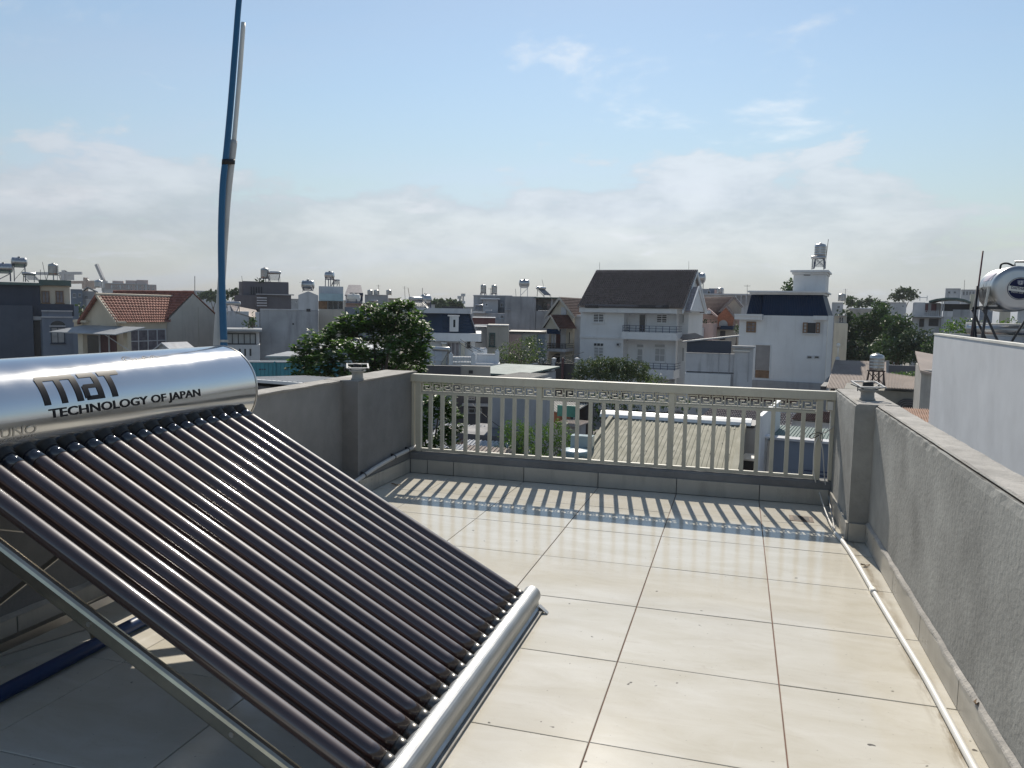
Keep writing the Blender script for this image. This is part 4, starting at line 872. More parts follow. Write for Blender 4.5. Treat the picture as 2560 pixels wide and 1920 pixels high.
q = [f.fx(663, 890), f.fx(730, 876)]; slab((q[0][0], 0, q[0][1]), (f.fx(860, 890)[0], 0, q[0][1]), (f.fx(860, 878, 5)[0], 5, f.fx(860, 878, 5)[1]), (f.fx(720, 878, 5)[0], 5, f.fx(720, 878, 5)[1]), .1).build('roof_sheet', SHEETG, f.e)
MB().box(q[0][0]+.2, .2, 0, f.fx(858, 890)[0], 4.8, q[0][1]-.12).build('wall', GREYW, f.e)
f = F('low_grey_roof', 'low dark sheet roof with light gutter just over the left parapet', 'roof', 600, 960, 26)
a = f.fx(560, 985); c = f.fx(900, 958); z1_ = f.fx(750, 940, 4)[1]
sheet((a[0], 0, c[1]-.15), (c[0], 0, c[1]-.1), (a[0], 4, z1_), (c[0], 4, z1_), 26, .04).build('roof_sheet', SHEETG, f.e); MB().box(a[0], -.1, c[1]-.2, c[0], .02, c[1]-.1).build('gutter', WHITE, f.e); MB().box(a[0]+.1, .2, 0, c[0]-.1, 3.9, c[1]-.35).build('wall', DGREY, f.e)
f = F('white_roof_shed', 'shed with white sheet roof half hidden behind the almond tree', 'shed', 800, 860, 50, face(960))
f.B('wall', GREYW, 800, 876, 960, None, 0, 6); sheet((f.fx(798, 872)[0], -.3, f.fx(880, 872)[1]), (f.fx(962, 872)[0], -.3, f.fx(880, 872)[1]), (f.fx(800, 850, 5)[0], 5, f.fx(880, 853, 5)[1]), (f.fx(960, 850, 5)[0], 5, f.fx(880, 853, 5)[1]), 24, .04).build('roof_sheet', PALEW, f.e)
for k in range(14): f.B('wall_batten', DGREY, 803+k*11, 884, 805+k*11, 925, -.06, -.0)
# ---- the almond tree
cl = pxclumps([(992, 797, 62, 34), (930, 790, 40, 30), (1042, 828, 38, 40), (965, 835, 60, 34), (885, 815, 52, 30), (845, 842, 44, 34), (790, 868, 46, 34), (752, 905, 30, 34), (800, 915, 42, 34), (755, 945, 26, 18), (872, 880, 46, 30), (930, 900, 44, 28), (1010, 880, 58, 34), (1050, 890, 34, 30), (880, 930, 40, 22), (960, 925, 46, 24), (1025, 925, 40, 18), (1000, 765, 40, 14), (840, 955, 30, 18)], 33, 1.6, .9)
tree('almond_tree', 'broad tropical almond tree with large glossy leaves left of the railing', cl, 85, 'almond', .26, foot=tuple(W(945, 1000, 33)[:2]), trunk=.17, rosette=8, asp=.52)
tree('leafy_tree', 'dark leafy tree seen through the left end of the railing', pxclumps([(1055, 1040, 34, 44), (1100, 1010, 36, 34), (1125, 1055, 30, 46), (1050, 1100, 36, 40), (1110, 1110, 30, 36), (1030, 990, 30, 26), (1080, 960, 40, 22)], 21, .8, .8), 150, 'almond', .19, foot=tuple(W(1075, 1150, 21)[:2]), trunk=.1, rosette=7, asp=.5)
tree('hedge_tree', 'dark undergrowth below the almond tree beside the left pier', pxclumps([(900, 955, 50, 20), (960, 955, 50, 18), (1040, 950, 40, 16), (1000, 970, 60, 20)], 27, .5, .8), 120, 'wood', .2, trunk=.08)
# ---- big round tank on the white mansard house, and that house
f = F('mansard_house', 'white house with slate blue mansard roof and dormer right of the almond tree', 'house', 1190, 850, 58, face(1200))
def fr(px0, py0, px1, py1, yl=0): return f.rect(px0, py0, px1, py1, yl)
f.B('wall', WHITE, 1060, 853, 1187, None, 0, 8)
f.B('eave_band', WHITE, 1052, 833, 1203, 853, -.7, 8.5)
f.B('roof_cap', PALEW, 985, 770, 1177, 783, .6, 8)
xb0, zb = f.fx(1060, 833, -.3); xb1, _ = f.fx(1189, 833, -.3); xt1, zt = f.fx(1172, 783, 1.0); xt0, _ = f.fx(1104, 783, 1.0); xk, _ = f.fx(1105, 833, -.3); xtl = f.fx(1020, 783, 2.4)[0]; xbl = f.fx(1010, 833, 1.6)[0]
MB().add([(xk, -.3, zb), (xb1, -.3, zb), (xt1, 1.0, zt), (xt0, 1.0, zt), (xb1, 8, zb), (xt1, 8, zt), (xbl, 1.8, zb), (xtl, 2.6, zt), (xbl, 8, zb), (xtl, 8, zt)], [(0, 1, 2, 3), (1, 4, 5, 2), (6, 0, 3, 7), (8, 6, 7, 9), (4, 8, 9, 5), (3, 2, 5, 9, 7), (0, 6, 8, 4, 1)]).build('mansard_roof', SLATE, f.e)
nrow = 10
for k in range(1, nrow):                                         # shingle courses
    s = k/nrow; y = -.3+1.3*s-.02; z = zb+(zt-zb)*s; xa = xk+(xt0-xk)*s; xc = xb1+(xt1-xb1)*s; MB().box(xa+.02, y-.02, z-.02, xc-.02, y+.05, z+.02).build('shingle_course', SLATE, f.e)
MB().bar((xb1, -.3, zb), (xt1, 1.0, zt), .1, .1).build('hip_trim', DARKM, f.e)
x0, z0, x1, z1 = fr(1124, 790, 1146, 829, -.6)
MB().prism([(x0, -.6, z0), (x1, -.6, z0), (x1, -.6, z1), (x0, -.6, z1)], (0, 1.9, 0)).build('dormer', WHITE, f.e); window(f.e, x0+.2, z0+.25, x1-.15, z1-.2, -.6, 1, 1, WHITE, GLASS, .07, False)
f.B('dormer_cap', WHITE, 1119, 788, 1148, 791, -.75, 1.2)
f.B('porch_column', CREAM, 1105, 857, 1115, None, -.4, -.05); f.B('porch_column', CREAM, 1153, 855, 1162, None, -.4, -.05); f.B('column_cap', WHITE, 1103, 855, 1117, 860, -.5, -.03); f.B('column_cap', WHITE, 1151, 853.5, 1164, 858, -.5, -.03)
f.B('glass_door', GLASSL, 1117, 857, 1148, 900, -.03, .05)
for k in range(4): f.B('door_frame', WHITE, 1117+k*10, 857, 1118.2+k*10, 900, -.06, -.031)
f.win(1168, 852, 1176, 868, 0, 1, 1, DARKM)
htank('big round steel tank standing behind the slate mansard roof', W(1064, 770, 66), .45, .6, .2, R_(55))
fheater('solar heater tilted below the big round tank', W(1040, 772, 64), .7, R_(60), 30); antenna('leaning bamboo pole left of the big round tank', 1027, 719, 760, 63, -7, WOOD); antenna('thin upright rod before the big round tank', 1056, 720, 765, 63, 0)
f.B('roof_room', DARKM, 1105, 766, 1158, 771, 5.5, 9)
f.B('terrace', WHITE, 1126, 908, 1250, None, -5.5, -.1)
def balustrade(F_, px0, pt0, px1, pb0, yl, n, solid=False):
    x0, z0, x1, z1 = F_.rect(px0, pt0, px1, pb0, yl); F_.B('balustrade_cap', WHITE, px0, pt0, px1, pt0+2.2, yl-.06, yl+.16)
    if solid: F_.B('balustrade_panel', WHITE, px0, pt0+2.4, px1, pb0, yl, yl+.1)
    else:
        me = MB().lathe([(.05, 0), (.06, .05), (.035, .12), (.075, .3), (.04, .5), (.05, z1-z0-.12)], n=8).mesh('baluster', WHITE, True)
        for k in range(n): inst(me, 'baluster', F_.e, (x0+(x1-x0)*(k+.5)/n, yl+.05, z0))
    for p in (px0, px1):
        x = F_.fx(p, pb0, yl)[0]; MB().box(x-.14, yl-.09, z0-.1, x+.14, yl+.19, z1+.18).build('balustrade_pier', WHITE, F_.e); MB().lathe([(.15, 0), (.16, .04), (.06, .07), (.08, .12), (0, .17)], (x, yl+.05, z1+.18), n=10).build('pier_finial', WHITE, F_.e, True)
balustrade(f, 1127, 894, 1183, 909, -5.6, 15); balustrade(f, 1188, 885, 1243, 908, -4.6, 2, True); balustrade(f, 1188, 880, 1213, 886, -.9, 7)
fheater('white solar heater leaning at the end of the balustrade', W(1103, 908, 46), .6, R_(-10), 38, panel=PALEW)
# ---- annexes right of the mansard house
f = F('beige_annex', 'plain beige block with tall shuttered window right of the mansard house', 'house', 1218, 870, 66, face(1275))
f.B('wall', BEIGEW, 1217, 813, 1272, None, 0, 6); f.B('side_wing', PALEW, 1180, 816, 1216.5, None, .8, 6); f.B('roof_edge', PALEW, 1186, 812, 1272, 814.5, -.15, 1)
x0, z0, x1, z1 = f.rect(1223, 832, 1238, 866, 0); window(f.e, x0, z0, x1, z1, 0, 1, 8, mat('green_shutter', (.04, .09, .09), .6), GLASS, .07)
f.B('wall_ledge', DARKM, 1188, 855, 1205, 857, .7, .8)
f = F('maroon_shed', 'dark maroon sheet clad roof room above the beige block', 'shed', 1181, 800, 74, face(1240)); f.B('wall', MARO, 1181, 795, 1238, None, 0, 5); f.B('roof_slab', PALEW, 1180, 793.5, 1239, 794.9, -.2, 5.2)
f = F('grey_terrace_house', 'flat roofed grey house carrying two small upright tanks', 'house', 1184, 780, 92, face(1282))
f.B('wall', GREYW, 1184, 740, 1280, None, 0, 9); f.B('roof_edge', PALEW, 1183, 738, 1281, 740, -.2, 9); f.B('front_wing', PALEW, 1208, 748, 1245, None, -2, -.05); f.B('wing_canopy', WHITE, 1201, 745.5, 1249, 748, -2.8, -.1)
for a, c in ((1213, 1220),): f.win(a, 758, c, 765, -2, 1, 1)
for a, c in ((1251, 1258), (1266, 1272)): f.win(a, 757, c, 767, 0, 1, 1, WHITE)
f.B('lower_wall', PALEW, 1184, 783, 1262, None, -6, -2.1); f.B('lower_canopy', WHITE, 1180, 779, 1212, 783, -6.8, -3); f.B('lower_canopy', WHITE, 1213, 774, 1228, 777, -6.8, -3); f.win(1250, 787, 1260, 797, -6, 2); f.B('lower_wall', GREYW, 1230, 800, 1262, None, -7, -6.1)
wtank('left of the two small upright tanks on the grey terrace house', W(1208, 739, 93), .32, .95, .25, 0, m=STEELW); wtank('right of the two small upright tanks on the grey terrace house', W(1235, 740, 93), .32, .95, .25, 0, m=STEELW)
fheater('yellowish sunlit solar heater below the grey terrace house', W(1198, 778, 84), .45, 0, 35)
f = F('big_grey_wall_house', 'house with a large blank blue grey side wall left of the brown gable', 'house', 1262, 790, 84, face(1402))
f.B('wall', GREYW, 1262, 741, 1340, None, 0, 9); f.B('wall', GREYW, 1340.5, 777, 1400, None, 0, 9); f.B('back_wall', PALEW, 1341, 744, 1400, 776, 3, 9); f.B('canopy', SHEETN, 1336, 743, 1402, 745.5, -.3, 9)
f.B('wall_ledge', PALEW, 1262, 774, 1276, 775.5, -.3, -.0); railing(f, 1341, 765, 1376, 777, -.02, m=DARKM, npost=10); f.B('terrace_door', GLASS, 1358, 757, 1368, 776, 2.9, 3.05); f.B('laundry', PINK, 1368, 760, 1374, 773, 1.2, 1.25); f.B('laundry', BLUEG, 1346, 764, 1351, 775, 1.2, 1.25); f.B('terrace_post', PALEW, 1378, 746, 1381, 777, .1, .3)
htank('dark lying tank on a tall thin stand over the blank grey wall', W(1310, 741, 86), .42, .95, .95, R_(15), sm=PALEW); fheater('solar heater on the roof right of the blank grey wall', W(1352, 742, 86), .75, R_(65), 35); antenna('forked antenna behind the roof solar heater', 1361, 699, 725, 87, -6)
f = F('shed_row', 'row of dark low sheds under the blank grey wall', 'shed', 1272, 850, 72, face(1368))
f.B('wall', GREYW, 1272, 832, 1368, None, 0, 5); f.B('roof_sheet', DARKM, 1271, 829, 1366, 831.9, -.3, 5)
for a, c, m_ in ((1273, 1304, PINK), (1306, 1342, BEIGEW), (1344, 1362, BLUEG)): f.B('shutter', m_, a, 836, c, None, -.06, -.0)
# ---- brown gabled small house
f = F('brown_gable_house', 'narrow pale house with brown tiled gables and small balcony left of the big white villa', 'house', 1370, 850, 76)
xl, ze = f.fx(1368, 790); xr, _ = f.fx(1438, 790); xm, za = f.fx(1402, 744)
MB().prism([(xl+.25, 0, 0), (xr-.2, 0, 0), (xr-.2, 0, ze), (xm, 0, za-.15), (xl+.25, 0, ze)], (0, 9, 0)).build('wall', CREAM, f.e)
tile_roof((xr+.1, -.4, ze), (xr+.1, 9, ze), (xm, -.4, za+.05), (xm, 9, za+.05), 26, 12, .04).build('roof_slope', TILE_M, f.e); tile_roof((xl-.1, 9, ze), (xl-.1, -.4, ze), (xm, 9, za+.05), (xm, -.4, za+.05), 26, 12, .04).build('roof_slope', TILE_M, f.e)
for xe in (xl-.1, xr+.1): MB().prism([(xm, -.45, za+.08), (xm, -.45, za-.22), (xe, -.45, ze-.28), (xe, -.45, ze+.02)], (0, .12, 0)).build('barge_board', BEIGEW, f.e)
f.B('pilaster', PALEW, 1403, 768, 1416, None, -.1, 0); f.B('right_wing', PALEW, 1437.5, 792, 1456, None, .5, 9)
f.B('wing_eave', WHITE, 1434, 787, 1456, 792, .3, 9)
xl, ze = f.fx(1356, 821, -2); xr, _ = f.fx(1401, 821, -2); xm, za = f.fx(1379, 788, -2)
MB().prism([(xl+.2, -2, ze), (xr-.2, -2, ze), (xm, -2, za-.1)], (0, 2, 0)).build('porch_gable', CREAM, f.e)
tile_roof((xr, -2.3, ze), (xr+.9, 0, ze), (xm, -2.3, za+.05), (xm+.9, 0, za+.05), 10, 9, .04).build('roof_slope', TILE_M, f.e); tile_roof((xl, 0, ze), (xl, -2.3, ze), (xm, 0, za+.05), (xm, -2.3, za+.05), 10, 9, .04).build('roof_slope', TILE_M, f.e)
for xe in (xl, xr): MB().prism([(xm, -2.35, za+.06), (xm, -2.35, za-.16), (xe, -2.35, ze-.2), (xe, -2.35, ze+.02)], (0, .1, 0)).build('barge_board', BEIGEW, f.e)
f.B('blue_awning', BLUER, 1367, 823, 1399, 835, -2.2, -1.9); f.B('porch_post', PALEW, 1378, 836, 1381, 868, -1.8, -1.6); f.B('porch_post', PALEW, 1384, 836, 1388, 868, -1.6, -1.4); f.B('door', MARO, 1390, 828, 1403, 872, -.06, .02)
f.B('balcony_slab', PALEW, 1364, 872, 1413, 879, -2.2, -.02); railing(f, 1366, 859, 1414, 872, -2.1, 0, DARKM, 2, 14); f.win(1421, 829, 1427, 860, 0, 1, 1, CREAM)
x0, z0, x1, z1 = f.rect(1378, 884, 1410, 930, -.1); r = (x1-x0)/2; cx = (x0+x1)/2
MB().prism([(x0, -.06, 0), (x1, -.06, 0), (x1, -.06, z1-r)]+[(cx+r*math.cos(R_(a)), -.06, z1-r+r*math.sin(R_(a))) for a in range(15, 180, 15)]+[(x0, -.06, z1-r)], (0, .1, 0)).build('arched_entry', DARKM, f.e)
# gate with round topped pillars
f = F('garden_gate', 'dark double gate between white capped pillars before the brown gable house', 'gate', 1345, 940, 66)
for a in (1351, 1383, 1441):
    f.B('gate_pillar', PALEW, a-4, 900, a+4, None, 0, .3); x, z = f.fx(a, 900, 0); MB().lathe([(.16, 0), (.22, .06), (.22, .1), (.14, .16), (0, .2)], (x, .15, z), n=12).build('pillar_cap', WHITE, f.e, True)
for a, c in ((1356, 1378), (1388, 1436)):
    f.B('gate_leaf', DARKM, a, 908, c, None, .1, .16)
    x0, z0, x1, z1 = f.rect(a, 899, c, 908, .1); MB().tube(smooth_path([(x0, .13, z0), ((x0+x1)/2, .13, z1), (x1, .13, z0)], 6), .03, 6).build('gate_arch', DARKM, f.e)
f.B('gate_post', MARO, 1404, 895, 1408, None, -.3, -.1)
tree('garden_shrub', 'round light green shrub between the beige block and the gate', pxclumps([(1270, 880, 30, 24), (1305, 868, 30, 22), (1330, 880, 20, 26), (1255, 895, 20, 16), (1300, 895, 40, 18), (1320, 852, 16, 12)], 62, .8, .8), 95, 'bush', .22, trunk=.1, cat='shrub')
tree('garden_tree', 'dark tree behind the light green shrub beside the gate', pxclumps([(1345, 868, 20, 26), (1352, 895, 18, 22), (1330, 850, 18, 12), (1300, 905, 60, 12)], 66, .8, .8), 90, 'wood', .25, trunk=.1)
# ---- the big white villa with the brown tiled roof
f = F('white_villa', 'big white villa with steep brown tiled roof and two balconies in the centre', 'house', 1452, 850, 72)
TZ1 = lambda px, py, yl=0: f.fx(px, py, yl)
x0 = f.fx(1452, 850)[0]; x1 = f.fx(1692, 850)[0]; ze = f.fx(1570, 771)[1]; zr = f.fx(1600, 678, 4.2)[1]; D = 8.4
f.B('wall', WHITE, 1452, 771, 1561, None, 0, D); f.B('wall', WHITE, 1561.5, 771, 1691, None, 1.3, D)
f.B('cornice', WHITE, 1448, 770, 1692, 782, -.75, 1.2); f.B('corner_pier', WHITE, 1690.5, 783, 1693.5, None, 1.0, 1.6)
f.B('side_wing', WHITE, 1693.6, 783, 1722, None, 2.2, D); f.B('wing_cornice', WHITE, 1690, 777, 1730, 783, 1.8, D)
xe0 = f.fx(1443, 772, -.9)[0]; xe1 = f.fx(1709, 773, -.9)[0]; zev = f.fx(1570, 773, -.9)[1]
X0 = xe0; X1 = xe1; b0, b1 = .045*(1), 0
tile_roof((X0, -.9, zev), (X1, -.9, zev), (X0, 4.2, zr), (X1, 4.2, zr), 50, 20, .15).build('roof_slope', TILE_B, f.e)
slab((X0, 4.25, zr-.06), (X1, 4.25, zr-.06), (X1, 9.2, zev), (X0, 9.2, zev), .15).build('roof_slope', TILE_B, f.e)
MB().tube([(X0, 4.2, zr+.06), (X1, 4.2, zr+.03)], .09, 8).build('ridge_cap', mat('dark_ridge_tile', (.03, .025, .025), .9, spec=.05), f.e)
MB().prism([(X1-.35, -.3, zev+.25), (X1-.35, 8.6, zev+.25), (X1-.35, 4.2, zr-.15)], (-.2, 0, 0)).build('gable_wall', WHITE, f.e); MB().prism([(X0+.35, -.3, zev+.25), (X0+.35, 8.6, zev+.25), (X0+.35, 4.2, zr-.15)], (.2, 0, 0)).build('gable_wall', WHITE, f.e)
for s in (0, 1):
    e0, e1 = ((-.95, zev-.02), (4.2, zr)) if s == 0 else ((9.25, zev-.02), (4.2, zr)); MB().prism([(X1+.02, e0[0], e0[1]+.02), (X1+.02, e1[0], e1[1]+.02), (X1+.02, e1[0], e1[1]-.28), (X1+.02, e0[0], e0[1]-.28)], (-.12, 0, 0)).build('barge_board', WHITE, f.e)
# lower roof overlapping the right end, its gable and the dark recess above the cornice
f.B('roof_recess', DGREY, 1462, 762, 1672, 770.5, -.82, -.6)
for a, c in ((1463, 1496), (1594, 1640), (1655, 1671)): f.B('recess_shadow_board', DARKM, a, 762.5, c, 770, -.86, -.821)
xa = f.fx(1733, 772, .2)[0]; zl = zev+(zr-zev)*.58
slab((X1+.12, -.9, zev-.05), (X1+.6, -.9, zev-.05), (X1+.6, 2.0, zl), (X1+.12, 2.0, zl), .12).build('verge_roof', TILE_B, f.e)
MB().prism([(X1+.55, -.2, zev-.1), (X1+.55, 5.0, zev-.1), (X1+.55, 2.0, zl-.15)], (-.3, 0, 0)).build('verge_gable', WHITE, f.e)
slab((X1+.12, 2.0, zl), (X1+.6, 2.0, zl), (X1+.6, 5.2, zev-.1), (X1+.12, 5.2, zev-.1), .12).build('verge_roof', TILE_B, f.e)
MB().bar((X1+.62, -.92, zev-.08), (X1+.62, 2.0, zl-.02), .1, .22).build('barge_board', WHITE, f.e); MB().bar((X1+.62, 2.0, zl-.02), (X1+.62, 5.2, zev-.1), .1, .22).build('barge_board', WHITE, f.e)
# storey bands and balconies
f.B('storey_band', WHITE, 1449, 841, 1556, 846, -.12, 0); f.B('balcony_parapet', WHITE, 1554, 831, 1691, 849.5, -.9, 1.29)
f.B('balcony_parapet', WHITE, 1600, 924, 1684, 946, -.9, 1.29)
railing(f, 1557, 815, 1691, 831, -.85, 1.2, FRAMEB, 2, 9); railing(f, 1581, 908, 1687, 924, -.85, 1.2, FRAMEB, 2, 7)
f.win(1483, 783, 1511, 807, 0, 2, 6, WHITE, GLASS, .07); f.win(1484, 867, 1510, 899, 0, 2, 4, WHITE, CURT, .08); f.win(1484, 857, 1510, 866, 0, 3, 1, WHITE, GLASS, .05, False)
f.win(1641, 785, 1669, 808, 1.3, 2, 4, WHITE, GLASS, .08, bars=6); f.B('balcony_door', GLASS, 1599, 786, 1613, 830, 1.24, 1.35); x0_, z0_, x1_, z1_ = f.rect(1597, 784, 1616, 830, 1.3)
MB().box(x0_, 1.2, z0_, x0_+.08, 1.4, z1_).box(x1_-.08, 1.2, z0_, x1_, 1.4, z1_).box(x0_+.08, 1.2, z1_-.08, x1_-.08, 1.4, z1_).build('door_frame', WHITE, f.e)
f.win(1636, 870, 1664, 905, 1.3, 2, 2, WHITE, CURT, .08); f.win(1636, 860, 1664, 869, 1.3, 1, 1, WHITE, CURT, .05, False); f.win(1592, 871, 1608, 907, 1.3, 1, 2, WHITE, CURT, .08, False); f.win(1592, 860, 1610, 869, 1.3, 1, 1, WHITE, CURT, .05, False)
yy0, zz1 = f.sx(1705, 785, f.fx(1693.6, 800, 2.2)[0]); f.win(1705, 786, 1712, 808, 2.2, 1, 1, WHITE, CURT, .06); f.win(1704, 868, 1712, 904, 2.2, 1, 1, WHITE, CURT, .06)
f.B('exhaust_hood', PALEW, 1540, 857, 1549, 866, -.25, .0); f.B('exhaust_opening', DARKM, 1542, 859, 1547, 864, -.27, -.25)
ac = F('air_conditioner', 'outdoor air conditioner unit on the villa wall above the olive shrub', 'air conditioner', 1545, 897, 71.3, base=float(W(1545, 899, 71.3)[2]))
a0, b0_, a1, b1_ = ac.rect(1531, 890, 1554, 903, 0); MB().box(a0, 0, b0_, a1, .3, b1_).build('casing', PVCW, ac.e); MB().lathe([((b1_-b0_)*.4, -.02), ((b1_-b0_)*.4, 0), (0, .0)], (a0+(a1-a0)*.3, 0, (b0_+b1_)/2), 'y', 16).build('fan_grille', DARKM, ac.e)
antenna('thin lightning rod near the left end of the villa ridge', 1499, 656, 677, 76, 0, r=.015); antenna('thin lightning rod near the right end of the villa ridge', 1722, 653, 675, 76, 0, r=.015)
slab(*[(p[0], y, p[1]) for p, y in ((f.fx(1708, 850, -.5), -.5), (f.fx(1760, 842, -.5), -.5), (f.fx(1738, 832, 2), 2), (f.fx(1696, 838, 2), 2))], .1).build('side_canopy', TILE_B, f.e)
# olive shrub below the villa
tree('olive_shrub', 'wide grey green shrub below the white villa behind the handrail', pxclumps([(1470, 920, 32, 22), (1510, 912, 34, 20), (1550, 915, 34, 22), (1590, 925, 30, 22), (1450, 938, 24, 14), (1530, 938, 60, 14), (1610, 945, 24, 12), (1616, 918, 10, 8)], 45, .8, .9), 620, 'olive', .19, trunk=.08, cat='shrub', asp=.35)
tree('small_shrub', 'small bright leafy shrub just right of the wide olive shrub', pxclumps([(1642, 945, 16, 12), (1655, 950, 14, 10), (1632, 955, 18, 10)], 40, .4, .9), 150, 'bush', .16, trunk=.06, cat='shrub')
# ---- white building with long terrace behind the villa, brick gabled house
f = F('terrace_block', 'pale block with long open roof terrace right behind the villa roof', 'house', 1745, 760, 120, face(1880))
f.B('wall', PALEW, 1745, 738, 1880, None, 0, 10); f.B('terrace_beam', PALEW, 1745, 734, 1880, 737.9, -.5, 10)
for k in range(4): f.B('terrace_post', PALEW, 1838+k*13, 738, 1841+k*13, 760, -.6, -.1)
f.B('roof_room', GREYW, 1748, 722, 1770, 737, 2, 6); f.B('roof_room', BLUEG, 1772, 721, 1805, 737, 2, 6); f.B('roof_box', PINK, 1786, 724, 1796, 737, .8, 1.9); f.win(1768, 727, 1776, 736, 2, 1)
htank('lying steel tank on a stand behind the villa gable', W(1747, 722, 122), .75, 1.6, .9, 0); wtank('short tank among the boxes on the pale terrace block', W(1800, 735, 119), .5, .8, .05, 0)
f = F('brick_gable_house', 'brown roofed house with orange brick gable and arched window right of the villa', 'house', 1760, 800, 98)
xl, ze = f.fx(1745, 787); xm, za = f.fx(1836, 742); xr, _ = f.fx(1856, 765)
f.B('wall', PINK, 1752, 785, 1850, None, 2, 9)
tile_roof((f.fx(1752, 788, -.2)[0], -.2, f.fx(1752, 788, -.2)[1]), (f.fx(1795, 790, -.2)[0], -.2, f.fx(1795, 790, -.2)[1]), (f.fx(1748, 743, 6)[0], 6, f.fx(1748, 743, 6)[1]), (f.fx(1836, 742, 6)[0], 6, f.fx(1836, 742, 6)[1]), 30, 14, .05).build('roof_slope', TILE_M, f.e)
P_ = [f.fx(*q, .2) for q in ((1794, 790), (1818, 766), (1836, 787), (1830, 815), (1794, 815))]; MB().prism([(p[0], .2, p[1]) for p in P_], (0, .5, 0)).build('brick_gable', BRICK, f.e)
P_ = [f.fx(*q, 1.5) for q in ((1815, 770), (1835, 745), (1853, 768), (1850, 795), (1820, 795))]; MB().prism([(p[0], 1.5, p[1]) for p in P_], (0, .5, 0)).build('upper_gable', BEIGEW, f.e)
for A_, B_, yl in (((1816, 764), (1838, 793), 0.), ((1835, 742), (1856, 768), 1.2), ((1792, 788), (1836, 742), 1.0)):
    p, q = f.fx(*A_, yl), f.fx(*B_, yl); MB().bar((p[0], yl, p[1]), (q[0], yl, q[1]), .3, .3).build('verge', TILE_B, f.e)
x0, z0, x1, z1 = f.rect(1797, 797, 1819, 815, .1); r = (x1-x0)/2; cx = (x0+x1)/2
MB().prism([(x0, .12, z0), (x1, .12, z0)]+[(cx+r*math.cos(R_(a)), .12, z0+r*math.sin(R_(a))+.2) for a in range(0, 181, 15)], (0, .07, 0)).build('arched_window', CURT, f.e)
f.B('blue_awning', BLUER, 1801, 815, 1832, 824, -1.2, .1); f.B('lower_wall', BEIGEW, 1782, 819, 1850, None, .3, 1.9); f.B('door', DARKM, 1800, 827, 1813, 850, .25, .35); f.B('lower_roof', TILE_M, 1782, 818, 1814, 824, -.5, .25)
f.B('balcony_wall', PINK, 1741, 808, 1784, None, -3, -.5); f.B('balcony_post', WHITE, 1751, 783, 1754, 820, -3.4, -3.1); f.B('balcony_roof', WHITE, 1733, 776, 1771, 784, -3.8, -1); f.B('balcony_screen', WOOD, 1735, 808, 1748, 818, -3.1, -3.0); f.B('balcony_wall', WHITE, 1726, 819, 1757, None, -4, -3.2)
p, q = f.fx(1770, 772, -2), f.fx(1793, 792, -2); MB().bar((p[0], -2, p[1]), (q[0], -2, q[1]), .5, .2).build('porch_gable_edge', PINK, f.e)
tree('balcony_plant', 'potted plants on the pink balcony right of the villa', pxclumps([(1762, 803, 9, 7), (1782, 806, 5, 7)], 95), 70, 'wood', .3, cat='plant', branch=False, base=float(W(1765, 812, 95)[2])); tree('topiary', 'round dark wreath like shrub beside the brick gable house', pxclumps([(1842, 821, 8, 12)], 92), 70, 'wood', .3, cat='shrub')
# ---- low annex with navy panel
f = F('navy_panel_annex', 'low white annex with navy sheet panel under a slanting roof edge', 'house', 1716, 880, 60, face(1890))
f.B('wall', PALEW, 1715, 883, 1836, None, 0, .3); f.B('navy_panel', NAVY, 1717, 851, 1828, 882.5, -.1, .1)
p = [f.fx(*q, -.3) for q in ((1706, 853), (1848, 838))]; slab((p[0][0], -.35, p[0][1]), (p[1][0], -.35, p[1][1]), (p[1][0], .1, p[1][1]+.02), (p[0][0], .1, p[0][1]+.02), .1).build('roof_edge', SHEETG, f.e)
for a in (1796, 1822): f.B('panel_joint', GREYW, a, 883, a+1.2, 935, -.05, -.0)
f.B('panel_joint', DARKM, 1716, 930, 1838, 932, -.04, -.0); f.B('front_wall', WHITE, 1712, 934, 1827, None, -.3, -.06); f.B('side_wall', PALEW, 1837, 870.2, 1884, None, -.4, .2); f.B('side_roof', SHEETG, 1830, 865, 1888, 870, -.7, 0); f.B('panel_joint', GREYW, 1870, 874, 1872, 955, -.45, -.4)
f.B('gutter', PVCW, 1833, 876, 1874, 879, -.6, -.42)
# ---- blue mansard house with roof tower
f = F('blue_mansard_house', 'white house with deep blue mansard roof and square roof tower on the right', 'house', 1849, 900, 64)
f.B('wall', WHITE, 1849, 789, 2070, None, 0, 7.5); f.B('wall', WHITE, 2070.3, 789, 2071.5, None, .02, 7.4)
f.B('eave_box', WHITE, 1836, 789, 1905, 799, -.7, .0); f.B('eave_ledge', WHITE, 1836, 785, 1905, 789.2, -.85, 1); f.B('eave_box', WHITE, 2033, 789.5, 2068, 800, -.35, .0)
xb0, zb = f.fx(1863, 788, .1); xb1, _ = f.fx(2071, 788, .1); xt0, zt = f.fx(1876, 736, .7); xt1, _ = f.fx(2057, 736, .7); xs = f.fx(1904, 788, .1)[0]; xst = f.fx(1911, 736, .7)[0]
def mans(xa, xb, xc, xd, y0, y1, sl=True): return MB().add([(xa, y0, zb), (xb, y0, zb), (xc, y1, zt), (xd, y1, zt), (xb, 7.3, zb), (xc, 6.6, zt), (xa, 7.3, zb), (xd, 6.6, zt)], [(0, 1, 2, 3), (1, 4, 5, 2), (4, 6, 7, 5), (6, 0, 3, 7), (3, 2, 5, 7), (0, 6, 4, 1)])
mans(xs, xb1, xt1, xst, .1, .7).build('mansard_roof', BLUER, f.e); mans(xb0, xs-.02, xst-.02, xt0, .6, 1.2).build('mansard_roof', BLUER, f.e)
